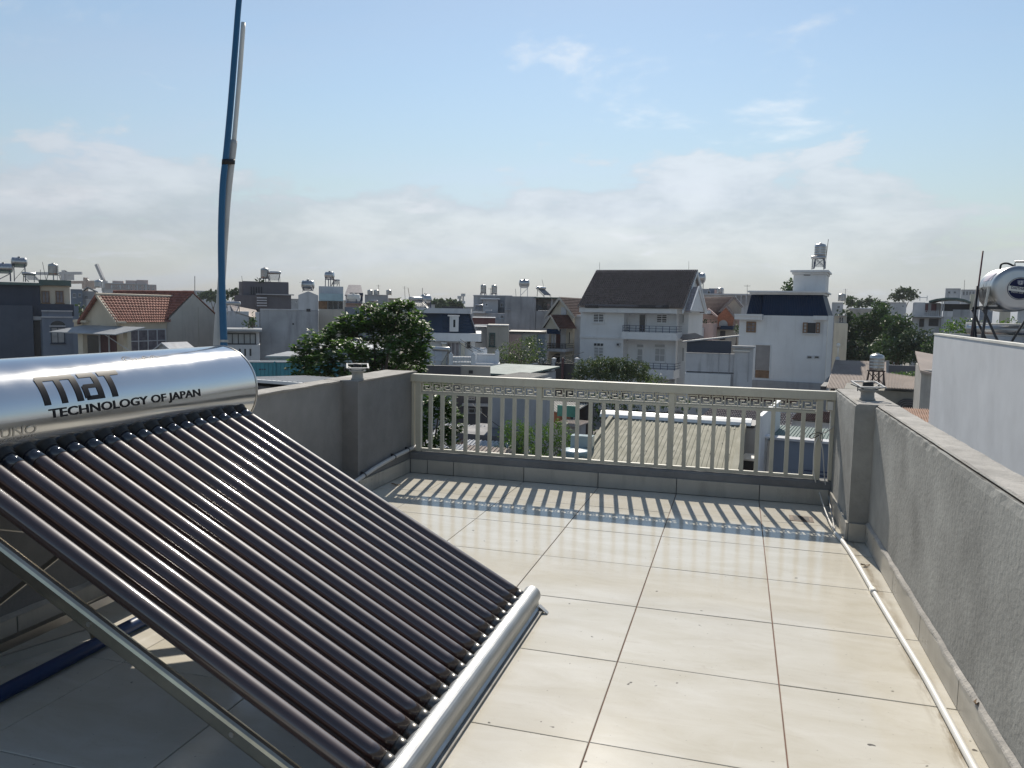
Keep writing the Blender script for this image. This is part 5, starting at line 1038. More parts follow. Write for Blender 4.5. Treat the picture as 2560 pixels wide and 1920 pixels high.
for k in range(9):
    s = (k+.5)/9; p = (xb0+(xs-xb0)*s, .57, zb+.03); q = (xt0+(xst-xt0)*s, 1.17, zt); MB().bar(p, q, .05, .06).build('sheet_rib', BLUER, f.e)
for k in range(26):
    s = (k+.5)/26; p = (xs+(xb1-xs)*s, .08, zb+.03); q = (xst+(xt1-xst)*s, .68, zt); MB().bar(p, q, .025, .03).build('sheet_rib', BLUER, f.e)
for a, c, p0, p1, y0 in ((1869, 2065, 727, 731, -.1), (1874, 2060, 731, 736.5, .25)): f.B('cornice', WHITE, a, p0, c, p1, y0, 7.3-y0)
f.B('tower_wall', WHITE, 1983, 684, 2064, 728, 1.5, 5.5); f.B('tower_cornice', WHITE, 1976, 675, 2071, 680, 1.0, 6.0); f.B('tower_cornice', WHITE, 1980, 680, 2067, 685.5, 1.25, 5.75); f.B('tower_vent', DARKM, 2009, 687, 2026, 688.6, 1.47, 1.6)
f.win(1866, 804, 1890, 831, 0, 2, 3, WOOD, GLASSL, .1, False)
f.B('window_opening', DARKM, 2019, 807, 2039, 833, -.02, .03); x0, z0, x1, z1 = f.rect(2007, 806, 2020, 833, -.1)
for a, c in ((2007, 2019), (2040, 2050)):
    x0, z0, x1, z1 = f.rect(a, 806, c, 833, -.12); window(f.e, x0, z0, x1, z1, -.15, 1, 3, WOOD, CURT, .09, False, 'shutter')
f.B('window_sill', WHITE, 2008, 833.2, 2049, 835, -.25, .0)
f.B('recess', mat('recess_grey', (.27, .255, .25), .8, var=.1), 1888, 863, 1924, 925, -.03, .02); f.B('recess_lower', WOOD, 1888, 925.5, 1924, 945, -.035, .02)
for p in ((1886, 861, 1926, 863, ), (1886, 863.1, 1887.8, 945), (1924.2, 863.1, 1926, 945)): f.B('recess_edge', WHITE, *p, -.1, .0)
for a in (2017, 2035): f.win(a, 889, a+14, 897, 0, 1, 1, PALEW, GLASS, .06, False)
f.B('plinth', GREYW, 1880, 955, 2070, None, -.4, -.0); f.B('corner_pilaster', WHITE, 2060, 800, 2070, None, -.08, 0); f.B('drain_pipe', PVCW, 2069.5, 800, 2071, None, -.16, -.09)
wtank('upright steel tank with red marks on the white roof tower', W(2048, 672, 67), .46, 1.05, .95, 0, sm=FRAMEB); antenna('leaning pole beside the tank on the roof tower', 2062, 598, 672, 67, 9, r=.025)
fheater('solar heater frame below the tower tank', W(2044, 674, 66.2), .6, 0, 55)
tree('crown_behind_tower', 'leafy tree top showing left of the white roof tower', pxclumps([(1975, 712, 12, 14), (1965, 722, 12, 8), (1980, 724, 10, 10)], 78, .5), 60, 'wood', .45); antenna('forked aerial left of the blue mansard roof', 1868, 712, 740, 80, 0, arms=2)
# ---- right: sheet roofs, tank, wall, walls in the gap
f = F('brown_sheet_roof_house', 'low house with brown grey ribbed roof beside the blue mansard house', 'house', 2075, 970, 50)
a = f.fx(2066, 972); c = f.fx(2215, 980); k0 = f.fx(2104, 902, 9); k1 = f.fx(2215, 905, 9); zE = f.fx(2150, 975)[1]; zK = f.fx(2150, 903, 9)[1]
sheet((a[0], 0, zE), (c[0], 0, zE), (a[0], 9, zK), (c[0], 9, zK), 40, .05, .4).build('roof_sheet', SHEETB, f.e); MB().box(a[0]+.2, .4, 0, c[0]-.1, 9, zE-.15).build('wall', BEIGEW, f.e)
MB().box(a[0]-.35, -.1, zE-.1, a[0]-.02, 9, zE+.12).build('gutter', DARKM, f.e)
f = F('low_sheet_roof', 'second brown grey ribbed roof with low wall beyond the right pier', 'house', 2215, 975, 44)
a = f.fx(2206, 965); c = f.fx(2300, 975); zE = f.fx(2255, 972)[1]; zK = f.fx(2255, 934, 5)[1]
sheet((a[0], 0, zE), (c[0], 0, zE), (a[0], 5.2, zK), (c[0], 5.2, zK-.2), 24, .05, .4).build('roof_sheet', SHEETB, f.e); MB().box(a[0]-2, .5, 0, c[0]-.1, 5, zE-.2).build('wall', mat('olive_grey_wall', (.24, .23, .20), .85, var=.12, scale=.6, streak=.3), f.e)
x0, z0, x1, z1 = f.rect(2243, 997, 2298, 1023, .4); cx = (x0+x1)/2; hw = (x1-x0)/2
MB().prism([(cx+hw*math.cos(R_(q)), .1, z0+(z1-z0)*max(0, math.sin(R_(q)))**.6) for q in range(0, 181, 12)], (0, .38, 0)).build('arched_awning', DARKM, f.e); 
for k in range(3): MB().tube([(cx+hw*(.95-.2*k)*math.cos(R_(q)), .08, z0+(z1-z0)*(.95-.2*k)*max(0, math.sin(R_(q)))**.6) for q in range(0, 181, 15)], .02, 5).build('awning_rib', DGREY, f.e)
wtank('upright steel tank with blue band on a rusty stand beyond the right pier', W(2188, 968, 42), .36, .82, .85, R_(15), sm=mat('rusty_frame', (.07, .045, .04), .7))
hd = tree('clipped_hedge', 'flat clipped bright green hedge behind the ribbed roof', pxclumps([(2240, 936, 20, 6), (2265, 935, 20, 7), (2290, 936, 18, 8), (2320, 918, 14, 14)], 62, 0, .8), 200, 'lush', .18, cat='hedge', branch=False)
f = F('brown_yard_wall', 'dark grey yard wall behind the ribbed roofs', 'wall', 2215, 930, 66); f.B('wall_body', DGREY, 2212, 914, 2310, None, 0, .3); f.B('wall_pier', GREYW, 2213, 902, 2223, None, -.2, -.01)
f = F('grey_gap_house', 'narrow bare grey wall with tiled cap between ribbed roof and white wall', 'house', 2302, 960, 34)
f.B('wall', mat('bare_render', (.34, .33, .31), .9, var=.2, scale=1, streak=.5), 2304, 926, 2345, None, 0, 6); p0, p1 = f.fx(2300, 925), f.fx(2350, 950)
slab((p0[0], -.2, p0[1]), (p1[0]+1, -.2, p0[1]-.35), (p1[0]+1, 6, p0[1]+.3), (p0[0], 6, p0[1]+.6), .1).build('roof_slope', SHEETB, f.e)
f = F('rusty_gap_roof', 'low red brown sheet roof in the gap beside the right parapet', 'roof', 2260, 1030, 22)
a, c = f.fx(2225, 1075), f.fx(2345, 1075); z1_ = f.fx(2285, 1022, 6)[1]; sheet((a[0], 0, a[1]), (c[0]+.6, 0, a[1]), (a[0], 6, z1_), (c[0]+.6, 6, z1_), 26, .04).build('roof_sheet', SHEETR, f.e); MB().box(a[0]+.1, .2, 0, c[0]+.4, 5.8, a[1]-.2).build('wall', GREYW, f.e)
for k in range(5): MB().bar((c[0]-.5-.06*k, 2.0+.25*k, z1_-.2), (c[0]+.15, 2.2+.25*k, z1_-.15), .04, .04).build('loose_batten', WOOD, f.e)
# white neighbour wall at the right, with the big tank
f = F('white_neighbour_house', 'tall white rendered neighbour wall at the right edge', 'house', 2336, 834, 22, R_(-4))
NB = mat('white_render', (.62, .635, .66), .75, var=.07, scale=.9, dirt=.22, bump=.12, bscale=22)
zt = f.fx(2336, 834)[1]; MB().box(0, -24, 0, .14, 0, zt-.031).build('wall', NB, f.e); MB().box(.141, -24, 0, 9, -.14, zt-1.1).build('roof_deck', GREYW, f.e); MB().box(.141, -.139, 0, 9, 0, zt-.031).build('wall', NB, f.e); MB().box(-.015, -24, zt-.03, .14, .02, zt+.015).build('wall_cap', mat('pale_cap', (.72, .70, .64), .7), f.e); MB().box(.14, -.13, zt-.028, 9, .02, zt+.013).build('wall_cap', MATS['pale_cap'], f.e)
def neigh(px, py, xl): y, z = f.sx(px, py, xl); return y, z
# tank with badge
tc_ = W(2523, 724, 20.5); Rk = .58
t = thing('round_water_tank', 'large steel tank with round navy badge on a black stand at the right edge', 'water tank', (tc_[0], tc_[1], f.o[2]+zt-1.1), R_(-3))
zc = tc_[2]-(f.o[2]+zt-1.1)
prof = [(0, -.80), (.30, -.80), (.36, -.785), (.44, -.79), (Rk*.9, -.77), (Rk*.97, -.73), (Rk, -.68)]
for k in range(1, 7): y = -.68+1.5*k/7; prof += [(Rk, y-.035), (Rk*1.012, y-.02), (Rk*1.012, y+.02), (Rk, y+.035)]
prof += [(Rk, .82), (Rk*.9, .9), (0, .93)]
b = MB().lathe(prof, (0, 0, zc), 'y', 48); b.f = [q[::-1] for q in b.f]; tb = b.build('tank_body', STEEL, t, True)
NAVB = mat('navy_badge', (.010, .014, .05), .6, spec=.15); WB = mat('white_badge', (.62, .61, .56), .45)
bx = .05; disc = MB().lathe([(.285, -.812), (.285, -.802), (0, -.802)], (bx, 0, zc), 'y', 40); disc = MB().prism([(bx+.285*math.cos(R_(a)), -.813, zc+.285*math.sin(R_(a))) for a in range(0, 360, 8)], (0, .02, 0)).build('badge', NAVB, tb)
ring = MB()
for k in range(45):
    a, c = R_(k*8), R_(k*8+8); ring.add([(bx+q*math.cos(w_), -.8145, zc+q*math.sin(w_)) for q, w_ in ((.272, a), (.272, c), (.262, c), (.262, a))], [(0, 1, 2, 3)])
ring.build('badge_ring', WB, disc)
MB().prism([(bx-.262, -.816, zc-.045), (bx+.25, -.816, zc-.115), (bx+.262, -.816, zc+.005), (bx-.25, -.816, zc+.075)], (0, .002, 0)).build('badge_band', WB, disc)
def flat_text(body, x, z, wd, h, m, y=-.8185, tilt=-.135, fat=.01):
    me = fit_text(body, wd, h, 0, fat)
    for v in me.vertices: u, q = v.co.x, v.co.y; v.co = (x+u, y, z+q+u*tilt)
    me.materials.append(m); o = bpy.data.objects.new('badge_lettering', me); COL.objects.link(o); o.parent = disc
flat_text('DAITHANH', bx-.20, zc-.005, .41, .065, NAVB, fat=.02); flat_text('INOX SUS 304', bx-.19, zc-.098, .36, .038, WB); flat_text('12', bx-.045, zc+.115, .09, .08, WB, tilt=0, fat=.02); flat_text('YEARS', bx-.05, zc+.095, .10, .016, WB, tilt=0)
MB().prism([(bx-.075, -.8165, zc+.215), (bx+.075, -.8165, zc+.215), (bx+.075, -.8165, zc+.13), (bx, -.8165, zc+.083), (bx-.075, -.8165, zc+.13)], (0, .002, 0)).build('badge_shield', mat('grey_badge', (.12, .13, .2), .4), disc)
for k in range(4):
    x = -Rk*.985; 
MB().add([(-Rk*1.016*math.cos(R_(a)), y, zc+Rk*1.016*math.sin(R_(a))) for y in (-.5, .35) for a in (22, 30, 38, 46, 54)], [(k, k+1, k+6, k+5) for k in range(4)]).build('side_label', mat('label_print', (.42, .38, .46), .5), tb)
SB = mat('black_stand', (.022, .022, .026), .45, var=.2)
for sy in (-.62, .62):
    for sx in (-1, 1):
        MB().bar((sx*.74, sy, 0), (sx*.62, sy, zc-Rk*.75), .06, .06).build('stand_leg', SB, t); MB().bar((sx*.66, sy, zc-Rk*.8), (sx*.60, sy, zc+.05), .05, .05).build('cradle_post', STEELW, t)
    MB().bar((-.7, sy, zc-Rk*.85), (.7, sy, zc-Rk*.85), .06, .07).build('stand_beam', SB, t)
    MB().bar((-.70, sy, zc-Rk*.9), (.0, sy, .3), .05, .05).build('cross_brace', SB, t); MB().bar((.70, sy, zc-Rk*.9), (.0, sy, .3), .05, .05).build('cross_brace', SB, t)
    for sx in (-1, 1): MB().bar((sx*.60, sy, zc-Rk*.8), (sx*.35, sy, zc-Rk*.72), .04, .04).build('cradle_strut', STEELW, t)
for sx in (-1, 1):
    MB().bar((sx*.64, -.62, zc-Rk*.85), (sx*.64, .62, zc-Rk*.85), .06, .07).build('stand_beam', SB, t); MB().bar((sx*.60, -.65, zc+.03), (sx*.60, .65, zc+.03), .04, .05).build('cradle_beam', STEELW, t)
    MB().bar((sx*.72, -.6, .3), (sx*.66, .6, zc-Rk*.9), .05, .05).build('cross_brace', SB, t)
MB().tube(smooth_path([(-.32, -.35, zc+Rk*.88), (-.3, -.35, zc+Rk+.06), (-.16, -.35, zc+Rk+.08), (.0, -.35, zc+Rk+.0)], 5), .025, 8).build('inlet_pipe', BLACK, t, True); MB().tube([(-.02, -.45, zc+Rk-.03), (-.02, -.45, zc+Rk+.12), (1.2, -.45, zc+Rk+.10)], .028, 8).build('supply_pipe', STEELW, t, True)
MB().tube([(-.72, .2, 0), (-.70, .2, zc+.1)], .03, 8).build('down_pipe', SB, t, True); MB().tube([(-.78, .25, 0), (-.62, .25, zc+Rk+.45)], .022, 8).build('vent_pipe', mat('maroon_pipe', (.09, .02, .03), .5), t, True)
th = thing('lying_heater_tank', 'white capped solar heater lying under the badged tank stand', 'water heater', tuple(Vector(W(2505, 835, 21.6))), R_(-33))
MB().lathe([(0, -.9), (.12, -.89), (.16, -.86), (.16, 1.2), (0, 1.22)], (0, 0, .12), 'x', 24).build('tank', STEEL, th, True); MB().box(-.75, -.05, -.45, 1.1, .02, .0).build('glass_tubes', PANEL, th); MB().box(-.92, -.1, .12, 1.2, .1, .295).build('cap_strip', PVCW, th, bevel=.03)
for x in (-.7, .2, .9): MB().bar((x, 0, -.5), (x, 0, .02), .04, .04).build('frame_leg', STEELW, th)
# ---- houses and trees at the right horizon
f = F('arched_roof_house', 'grey house with arched canopy roof and balconies among trees at right', 'house', 2271, 800, 92, R_(-14))
f.B('wall', GREYW, 2283, 757, 2350, None, 2, 10); f.B('wall', PALEW, 2353, 792, 2440, None, 0, 10); f.B('balcony_slab', PALEW, 2262, 789, 2352, 793, -.5, 2); railing(f, 2280, 777, 2352, 789, -.4, m=PALEW, npost=14)
f.B('lower_wall', PALEW, 2283, 794, 2352, None, .5, 2); f.B('lower_opening', DARKM, 2298, 797, 2310, 817, .4, .55); f.B('lower_opening', DARKM, 2322, 797, 2346, 815, .4, .55); f.B('open_porch', DARKM, 2356, 760, 2425, 778, 2, 2.3); f.B('porch_parapet', GREYW, 2382, 774, 2425, 792, -.1, .0)
P0 = [f.fx(px, py, -.6) for px, py in ((2322, 752), (2340, 747), (2365, 744), (2390, 744), (2412, 748), (2427, 754))]; vs = []; 
for p in P0: vs += [(p[0], -.6, p[1]), (p[0], 9, p[1])]
n = len(P0); ar = MB().add(vs+[(v[0], v[1], v[2]-.2) for v in vs], [(2*i, 2*i+2, 2*i+3, 2*i+1) for i in range(n-1)]+[(2*n+2*i, 2*n+2*i+1, 2*n+2*i+3, 2*n+2*i+2) for i in range(n-1)]+[(2*i, 2*n+2*i, 2*n+2*i+2, 2*i+2) for i in range(n-1)]); ar.build('arched_canopy', SHEETN, f.e)
f.B('red_door', MARO, 2313, 760, 2320, 780, 1.9, 2.05); f.B('red_door', MARO, 2328, 760, 2341, 778, 1.9, 2.05); f.B('white_door', PALEW, 2284, 756, 2312, 789, 1.85, 2.0)
for px in (2353, 2358): f.B('porch_post', PALEW, px, 752, px+2.5, 792, -.3, -.1)
f.win(2366, 803, 2384, 812, 0, 3); f.B('side_wall', CREAM, 2425, 735, 2442, 775, 1, 9); f.B('roof_frame', PALEW, 2299, 740, 2300.5, 752, 2, 2.1); f.B('roof_frame', PALEW, 2317, 739, 2318.5, 752, 2, 2.1); f.B('roof_frame', PALEW, 2299, 743, 2318, 744.5, 1.95, 2.0)
simple('far_house', 'white house with tall side at the far right behind the badged tank', 2364, 2402, 722, 150, 10, PALEW, ((2370, 728, 2376, 734), (2384, 728, 2390, 734)), WHITE, 'small houses far behind the roofs')
simple('far_house', 'pale glass fronted block left of the badged tank', 2403, 2450, 725, 165, 10, PALEW, tuple((2407+k*8, 728, 2412+k*8, 738) for k in range(5)), PALEW, 'small houses far behind the roofs')
simple('far_house', 'long white low house under the lone round tree', 2184, 2215, 754, 140, 10, PALEW, ((2190, 760, 2196, 766),), WHITE, 'small houses far behind the roofs'); simple('far_house', 'pale broad wall right of the long white low house', 2216, 2266, 757, 135, 9, PALEW, ((2240, 768, 2244, 771), (2255, 763, 2260, 768)), SHEETG, 'small houses far behind the roofs')
simple('far_house', 'small white house with tank right of the blue mansard roof', 2080, 2108, 757, 110, 8, PALEW, ((2093, 764, 2100, 771),), WHITE, 'small houses far behind the roofs'); wtank('tank on the small white house right of the blue mansard roof', W(2104, 756, 111), .5, 1.0, .1, 0, m=STEELW)
f = simple('far_house', 'white house with rounded bay and low roof before the far trees', 2128, 2176, 772, 105, 8, PALEW, ((2138, 776, 2150, 790),), PALEW, 'small houses far behind the roofs'); x, z = f.fx(2130, 772); MB().lathe([(1.6, 0), (1.6, z-.1), (1.75, z-.05), (1.75, z+.1), (0, z+.12)], (x+1.2, .6, 0), n=20).build('round_bay', PALEW, f.e, True)
f = simple('far_house', 'beige balcony house close behind the blue mansard house', 2086, 2117, 790, 82, 8, BEIGEW, ((2097, 792, 2109, 808),), SHEETG, 'small houses far behind the roofs', capg=.8); f.B('balcony_wall', CREAM, 2086, 808, 2120, None, -1.2, -.02)
woods = [((2112, 790, 22, 16), (2130, 815, 30, 26), (2118, 850, 24, 30), (2125, 880, 30, 22)), ((2165, 805, 34, 22), (2160, 835, 40, 26), (2180, 860, 40, 26)), ((2200, 780, 26, 22), (2205, 805, 34, 20), (2225, 820, 30, 20)), ((2140, 875, 40, 24), (2190, 885, 46, 18), (2160, 895, 40, 12)), ((2240, 805, 34, 20), (2260, 825, 30, 22), (2240, 845, 36, 24)), ((2220, 870, 44, 26), (2260, 875, 36, 28), (2240, 895, 40, 14)), ((2285, 850, 30, 30), (2300, 875, 34, 26), (2320, 850, 26, 24)), ((2300, 895, 30, 14), (2325, 895, 24, 16), (2330, 870, 20, 20)), ((2196, 760, 14, 10), (2210, 768, 16, 10))]
desc = ['tall dark tree touching the blue mansard house edge', 'bluish round tree in the left of the right hand wood', 'tree rising in the middle top of the right hand wood', 'low dense tree above the brown grey ribbed roof', 'tree in front of the arched roof house', 'dark broad tree in the low middle of the right hand wood', 'dark tree at the right end of the wood below the balconies', 'low tree beside the white neighbour wall edge', 'small round tree peeping over the wood before the white houses']
for k, (cl, ds) in enumerate(zip(woods, desc)): tree('wood_tree', ds, pxclumps(cl, 88-k*2.2 if k < 8 else 100, 1.5, .8), 85, 'wood' if k % 3 else 'far', .45, group='trees of the wood at right', trunk=.2)
tree('lone_round_tree', 'lone round headed tree on the right skyline', pxclumps([(2260, 735, 30, 14), (2240, 742, 16, 9), (2282, 741, 14, 8), (2262, 728, 20, 7)], 190, 1, .8), 22, 'far', .9, trunk=.3)
tree('lush_tree', 'yellow green tree behind the white neighbour wall beside the tank stand', pxclumps([(2385, 812, 24, 14), (2415, 812, 26, 16), (2440, 820, 20, 14), (2395, 828, 40, 12), (2520, 808, 26, 14)], 60, .8, .8), 70, 'lush', .3, trunk=.15)
for k, (cl, d_, ds) in enumerate(((((2120, 752, 9, 7), (2131, 748, 10, 6), (2125, 760, 12, 8)), 150, 'thin dark tree pair right of the small white house'), (((2142, 760, 14, 5), (2160, 757, 16, 7), (2175, 752, 10, 8)), 170, 'low tree row left of the long white low house'), (((580, 733, 16, 9), (592, 729, 10, 8), (566, 738, 12, 8)), 150, 'far tree right of the blue pole beside the dark grey house'), (((520, 738, 24, 9), (545, 742, 20, 8)), 210, 'far trees in front of the low white building left of the pole'), (((1098, 760, 22, 10), (1075, 764, 24, 8)), 190, 'far tree right of the big round tank'), (((1125, 760, 22, 9), (1142, 762, 16, 8)), 200, 'far round tree left of the twin transmitter masts'), (((210, 790, 14, 20), (203, 770, 8, 12)), 85, 'dark tree squeezed between the navy house and the peach gable'))):
    tree('far_tree', ds, pxclumps(cl, d_, 1, .8), 30, 'far' if k < 6 else 'wood', .6*d_/100, group='far trees on the skyline', trunk=.2)
for px, py0, d_, ds in ((1149, 740, 420, 'left of the twin far transmitter masts'), (1158, 734, 420, 'right taller of the twin far transmitter masts')):
    a = Vector(W(px, 770, d_)); a.z = G; c = Vector(W(px, py0, d_)); t = thing('transmitter_mast', ds, 'mast', tuple(a), 0, 'far transmitter masts'); b = MB(); MB().tube([a, c], [.9, .35], 4).build('lattice_mast', STG, t, org=tuple(a))
    for k in range(3): MB().box(c.x-.9, c.y-.9, c.z-1.5-4*k, c.x+.9, c.y+.9, c.z-k*4).build('aerial_panel', PALEW, t, org=tuple(a))
# ---- things seen below the handrail
f = F('back_grey_house', 'drab grey house wall with dark windows seen through the left balusters', 'house', 1140, 1000, 38, face(1345))
f.B('wall', mat('dark_grey_render', (.10, .10, .115), .9, var=.25, scale=1, streak=.5), 1130, 962, 1340, None, 0, 4); f.B('wall_ledge', PALEW, 1155, 1011, 1228, 1016, -.4, 0); f.B('yard_wall', DGREY, 1040, 914, 1151, 990, -1, -.8)  # wall in a dark grey tone, mottled and streaked
for a, c, p, q in ((1170, 1205, 1020, 1034), (1255, 1275, 1022, 1038), (1243, 1272, 993, 1004), (1170, 1188, 992, 1000)): f.win(a, p, c, q, 0, 2, 1, GREYW, GLASS, .06, False)
f.B('block_wall', BEIGEW, 1152, 915, 1225, 985, -.8, -.55); f.B('block_vent', DARKM, 1172, 926, 1182, 934, -.83, -.79)
f = F('green_flat_roof', 'flat grey green sheet roof just above the handrail left of the gate', 'roof', 1200, 920, 44)
p = [f.fx(*q, y) for q, y in (((1150, 929), 0), ((1300, 929), 0), ((1245, 908), 6), ((1180, 910), 6))]; slab((p[0][0], 0, p[0][1]), (p[1][0], 0, p[0][1]), (p[1][0], 6, p[2][1]), (p[0][0], 6, p[2][1]), .1).build('roof_sheet', SHEETN, f.e); MB().box(p[0][0]+.2, .2, 0, p[1][0]-.2, 5.8, p[0][1]-.15).build('wall', GREYW, f.e)
f = F('beige_low_roof', 'small beige sheet roof just above the handrail centre left', 'roof', 1220, 935, 32)
a, c = f.fx(1222, 944), f.fx(1318, 946); z1_ = f.fx(1270, 930, 3)[1]; sheet((a[0], 0, a[1]), (c[0], 0, a[1]), (a[0], 3, z1_), (c[0]-.3, 3, z1_), 20, .03).build('roof_sheet', BEIGEW, f.e); MB().box(a[0]+.1, .1, 0, c[0]-.1, 2.9, a[1]-.12).build('wall', GREYW, f.e)
f = F('lane_rail_wall', 'pale low wall with slanting rails beside the garden gate', 'wall', 1280, 925, 54); f.B('wall_body', GREYW, 1262, 921, 1345, None, 0, .2)
for k in range(3): p, q = f.fx(1270+k*4, 921+k*3, -.2), f.fx(1344, 908+k*5, -.2); MB().bar((p[0], -.2, p[1]), (q[0], -.2, q[1]), .06, .06).build('slant_rail', PALEW, f.e)
# scrap roofs
f = F('scrap_roof', 'patched rusty scrap sheet roof below the left balusters', 'roof', 1185, 1090, 29)
f.B('wall', DGREY, 1120, 1085, 1240, None, 1.2, 4)
rd = random.Random(3)
for k in range(9):
    px, py = 1135+rd.uniform(0, 95), 1068+k*7; p = f.fx(px, py, 3.2-k*.4); L1, L2 = rd.uniform(.7, 1.3), rd.uniform(.6, .9); m_ = (SHEETR, SHEETG, SHEETB, PALEW)[rd.randrange(4)]
    y = 3.2-k*.4; z = p[1]; dx = rd.uniform(-.2, .2); sheet((p[0]-L1, y-L2, z-.16), (p[0]+L1, y-L2+dx, z-.12), (p[0]-L1, y, z+.08), (p[0]+L1, y+dx, z+.12), 12, .03).build('scrap_sheet', m_, f.e)
tree('yard_shrub', 'feathery light green shrub seen through the middle left balusters', pxclumps([(1290, 1080, 42, 34), (1340, 1100, 44, 36), (1390, 1080, 40, 30), (1270, 1125, 44, 30), (1330, 1145, 60, 26), (1410, 1115, 34, 30), (1420, 1150, 40, 20), (1240, 1145, 36, 16)], 29, .7, .8), 560, 'lush', .15, trunk=.07, cat='shrub', asp=.3)
f = F('shanty_roofs', 'small shanty with beige sheets and a green panel behind the yard shrub', 'shed', 1355, 1020, 34)
for (a, p, c, q, y, m_) in ((1345, 1000, 1432, 1026, 2.5, BEIGEW), (1372, 1045, 1440, 1062, .8, SHEETB)):
    u, v = f.fx(a, q, y), f.fx(c, q, y); zt_ = f.fx(a, p, y+1.6)[1]; sheet((u[0], y, u[1]), (v[0], y, u[1]), (u[0]+.2, y+1.6, zt_), (v[0]+.2, y+1.6, zt_), 14, .03).build('roof_sheet', m_, f.e)
f.B('green_panel', mat('green_panel', (.05, .22, .18), .6, var=.2), 1393, 1014, 1442, 1042, 1.6, 1.7); f.B('brick_wall', BRICK, 1352, 1028, 1400, None, 2.6, 4); f.B('front_wall', GREYW, 1375, 1064, 1440, None, 1.2, 2.5); f.B('dark_gap', DARKM, 1445, 1000, 1480, None, 4, 4.3)
tree('dark_yard_tree', 'dark tree filling the gap above the cream roof ridge', pxclumps([(1470, 1030, 34, 40), (1500, 1010, 34, 26), (1460, 1080, 24, 40), (1560, 1005, 50, 16), (1630, 1008, 50, 14), (1700, 1012, 40, 12)], 42, .8, .8), 70, 'wood', .25, trunk=.12)
bt = thing('blue_barrel_tank', 'pale blue plastic tub beside the cream roof edge', 'tub', tuple(Vector(W(1440, 1140, 26))-Vector((0, 0, .4)))); MB().lathe([(.42, 0), (.5, .1), (.5, .55), (.53, .58), (.45, .62), (0, .66)], n=24).build('tub_body', mat('pale_blue_plastic', (.25, .36, .40), .4), bt, True); MB().box(-.3, .5, .5, .45, .9, 1.0).build('glass_box', mat('pale_glass', (.35, .42, .42), .2), bt)
# the cream ribbed roof
f = F('cream_roof_house', 'low house with cream ribbed metal roof and white ridge cap behind the railing', 'house', 1430, 1180, 24.5, R_(-3))
zE = f.fx(1600, 1195)[1]; Y2 = 6.0; zR = f.fx(1680, 1048, Y2)[1]; a = f.fx(1424, 1180)[0]; c = f.fx(1838, 1195)[0]
sheet((a, -.6, zE-.1), (c, -.6, zE-.1), (a, Y2, zR), (c, Y2, zR), 32, .02, .5).build('roof_sheet', CREAMS, f.e)
for s, x in ((-1, a), (1, c)): MB().prism([(x-.02*s-.16*(s > 0), -.62, zE+.0), (x+.18-.16*(s > 0), -.62, zE+.0), (x+.18-.16*(s > 0), Y2, zR+.10), (x-.02*s-.16*(s > 0), Y2, zR+.10)], (0, 0, -.22)).build('verge_flashing', CREAMS, f.e)
rp = [(-.35, -.13), (-.30, -.02), (-.12, .07), (0, .10), (.12, .07), (.3, -.05), (.3, -.12), (0, .02), (-.28, -.12)]
MB().prism([(a-.35, Y2+y, zR+.10+z) for y, z in rp], (c-a+.55, 0, 0)).build('ridge_cap', mat('white_ridge_cap', (.70, .72, .72), .45, var=.08, scale=2), f.e)
slab((a, Y2, zR), (c, Y2, zR), (c, Y2+5, zR-1.0), (a, Y2+5, zR-1.0), .08).build('back_slope', CREAMS, f.e); MB().box(a+.15, -.3, 0, c-.15, Y2+4.6, zE-.4).build('wall', PALEW, f.e)
me = MB().lathe([(.022, 0), (.022, .012), (0, .02)], n=6).mesh('roof_screw', DARKM); L_ = Vector((0, Y2+.6, zR-zE+.1)); sn = 0
for j in range(5):
    for k in range(17):
        s = (k+.79)/17; y = -.3+j*(Y2-.1)/4.5+(.25 if k % 2 else 0)
        if k % 3 != j % 3 and y < Y2-.25: zz = zE-.1+(zR-zE+.1)*(y+.6)/(Y2+.6)+.022; inst(me, 'roof_screw', f.e, (a+(c-a)*s, y, zz))
# pieces right of the cream roof
f = F('white_yard_house', 'white walled yard house with green sheet roof seen through the right balusters', 'house', 1850, 1100, 27)
f.B('wall', PALEW, 1840, 1070, 1892, None, 2.5, 4); f.B('wall_top', DARKM, 1846, 1063, 1886, 1068, 2.3, 4); f.B('wall_mid', WHITE, 1893, 1040, 1905, None, -1.5, 4); f.B('wall', BLUEG, 1930, 1106, 2095, None, 0, .3)
f.B('wall_cap', PALEW, 1926, 1100, 2098, 1105.8, -.15, .4); p = [f.fx(1905, 1098, .5), f.fx(2098, 1098, .5)]; z1_ = f.fx(1990, 1066, 5)[1]; sheet((p[0][0], .5, p[0][1]), (p[1][0], .5, p[0][1]), (p[0][0], 5, z1_), (p[1][0], 5, z1_), 22, .03).build('roof_sheet', SHEETN, f.e)
f.B('stained_pier', mat('stained_white', (.45, .45, .44), .8, var=.3, scale=2, streak=.8), 1897, 1095, 1917, None, -.4, -.05); f.B('pier_cap', WHITE, 1893, 1090, 1922, 1095, -.5, .05); f.B('dark_box', DARKM, 1856, 1152, 1888, None, .5, 1.5); f.B('box_lid', PVCW, 1850, 1148, 1890, 1152, .4, 1.6)
f.B('ledge_rail', FRAMEB, 2010, 1178, 2075, 1181, -.5, -.4); f.B('ledge_rail', FRAMEB, 2010, 1188, 2075, 1191, -.5, -.4)
f = F('maroon_tile_house', 'low house with maroon tiled roof behind the right end of the railing', 'house', 1980, 1050, 36)
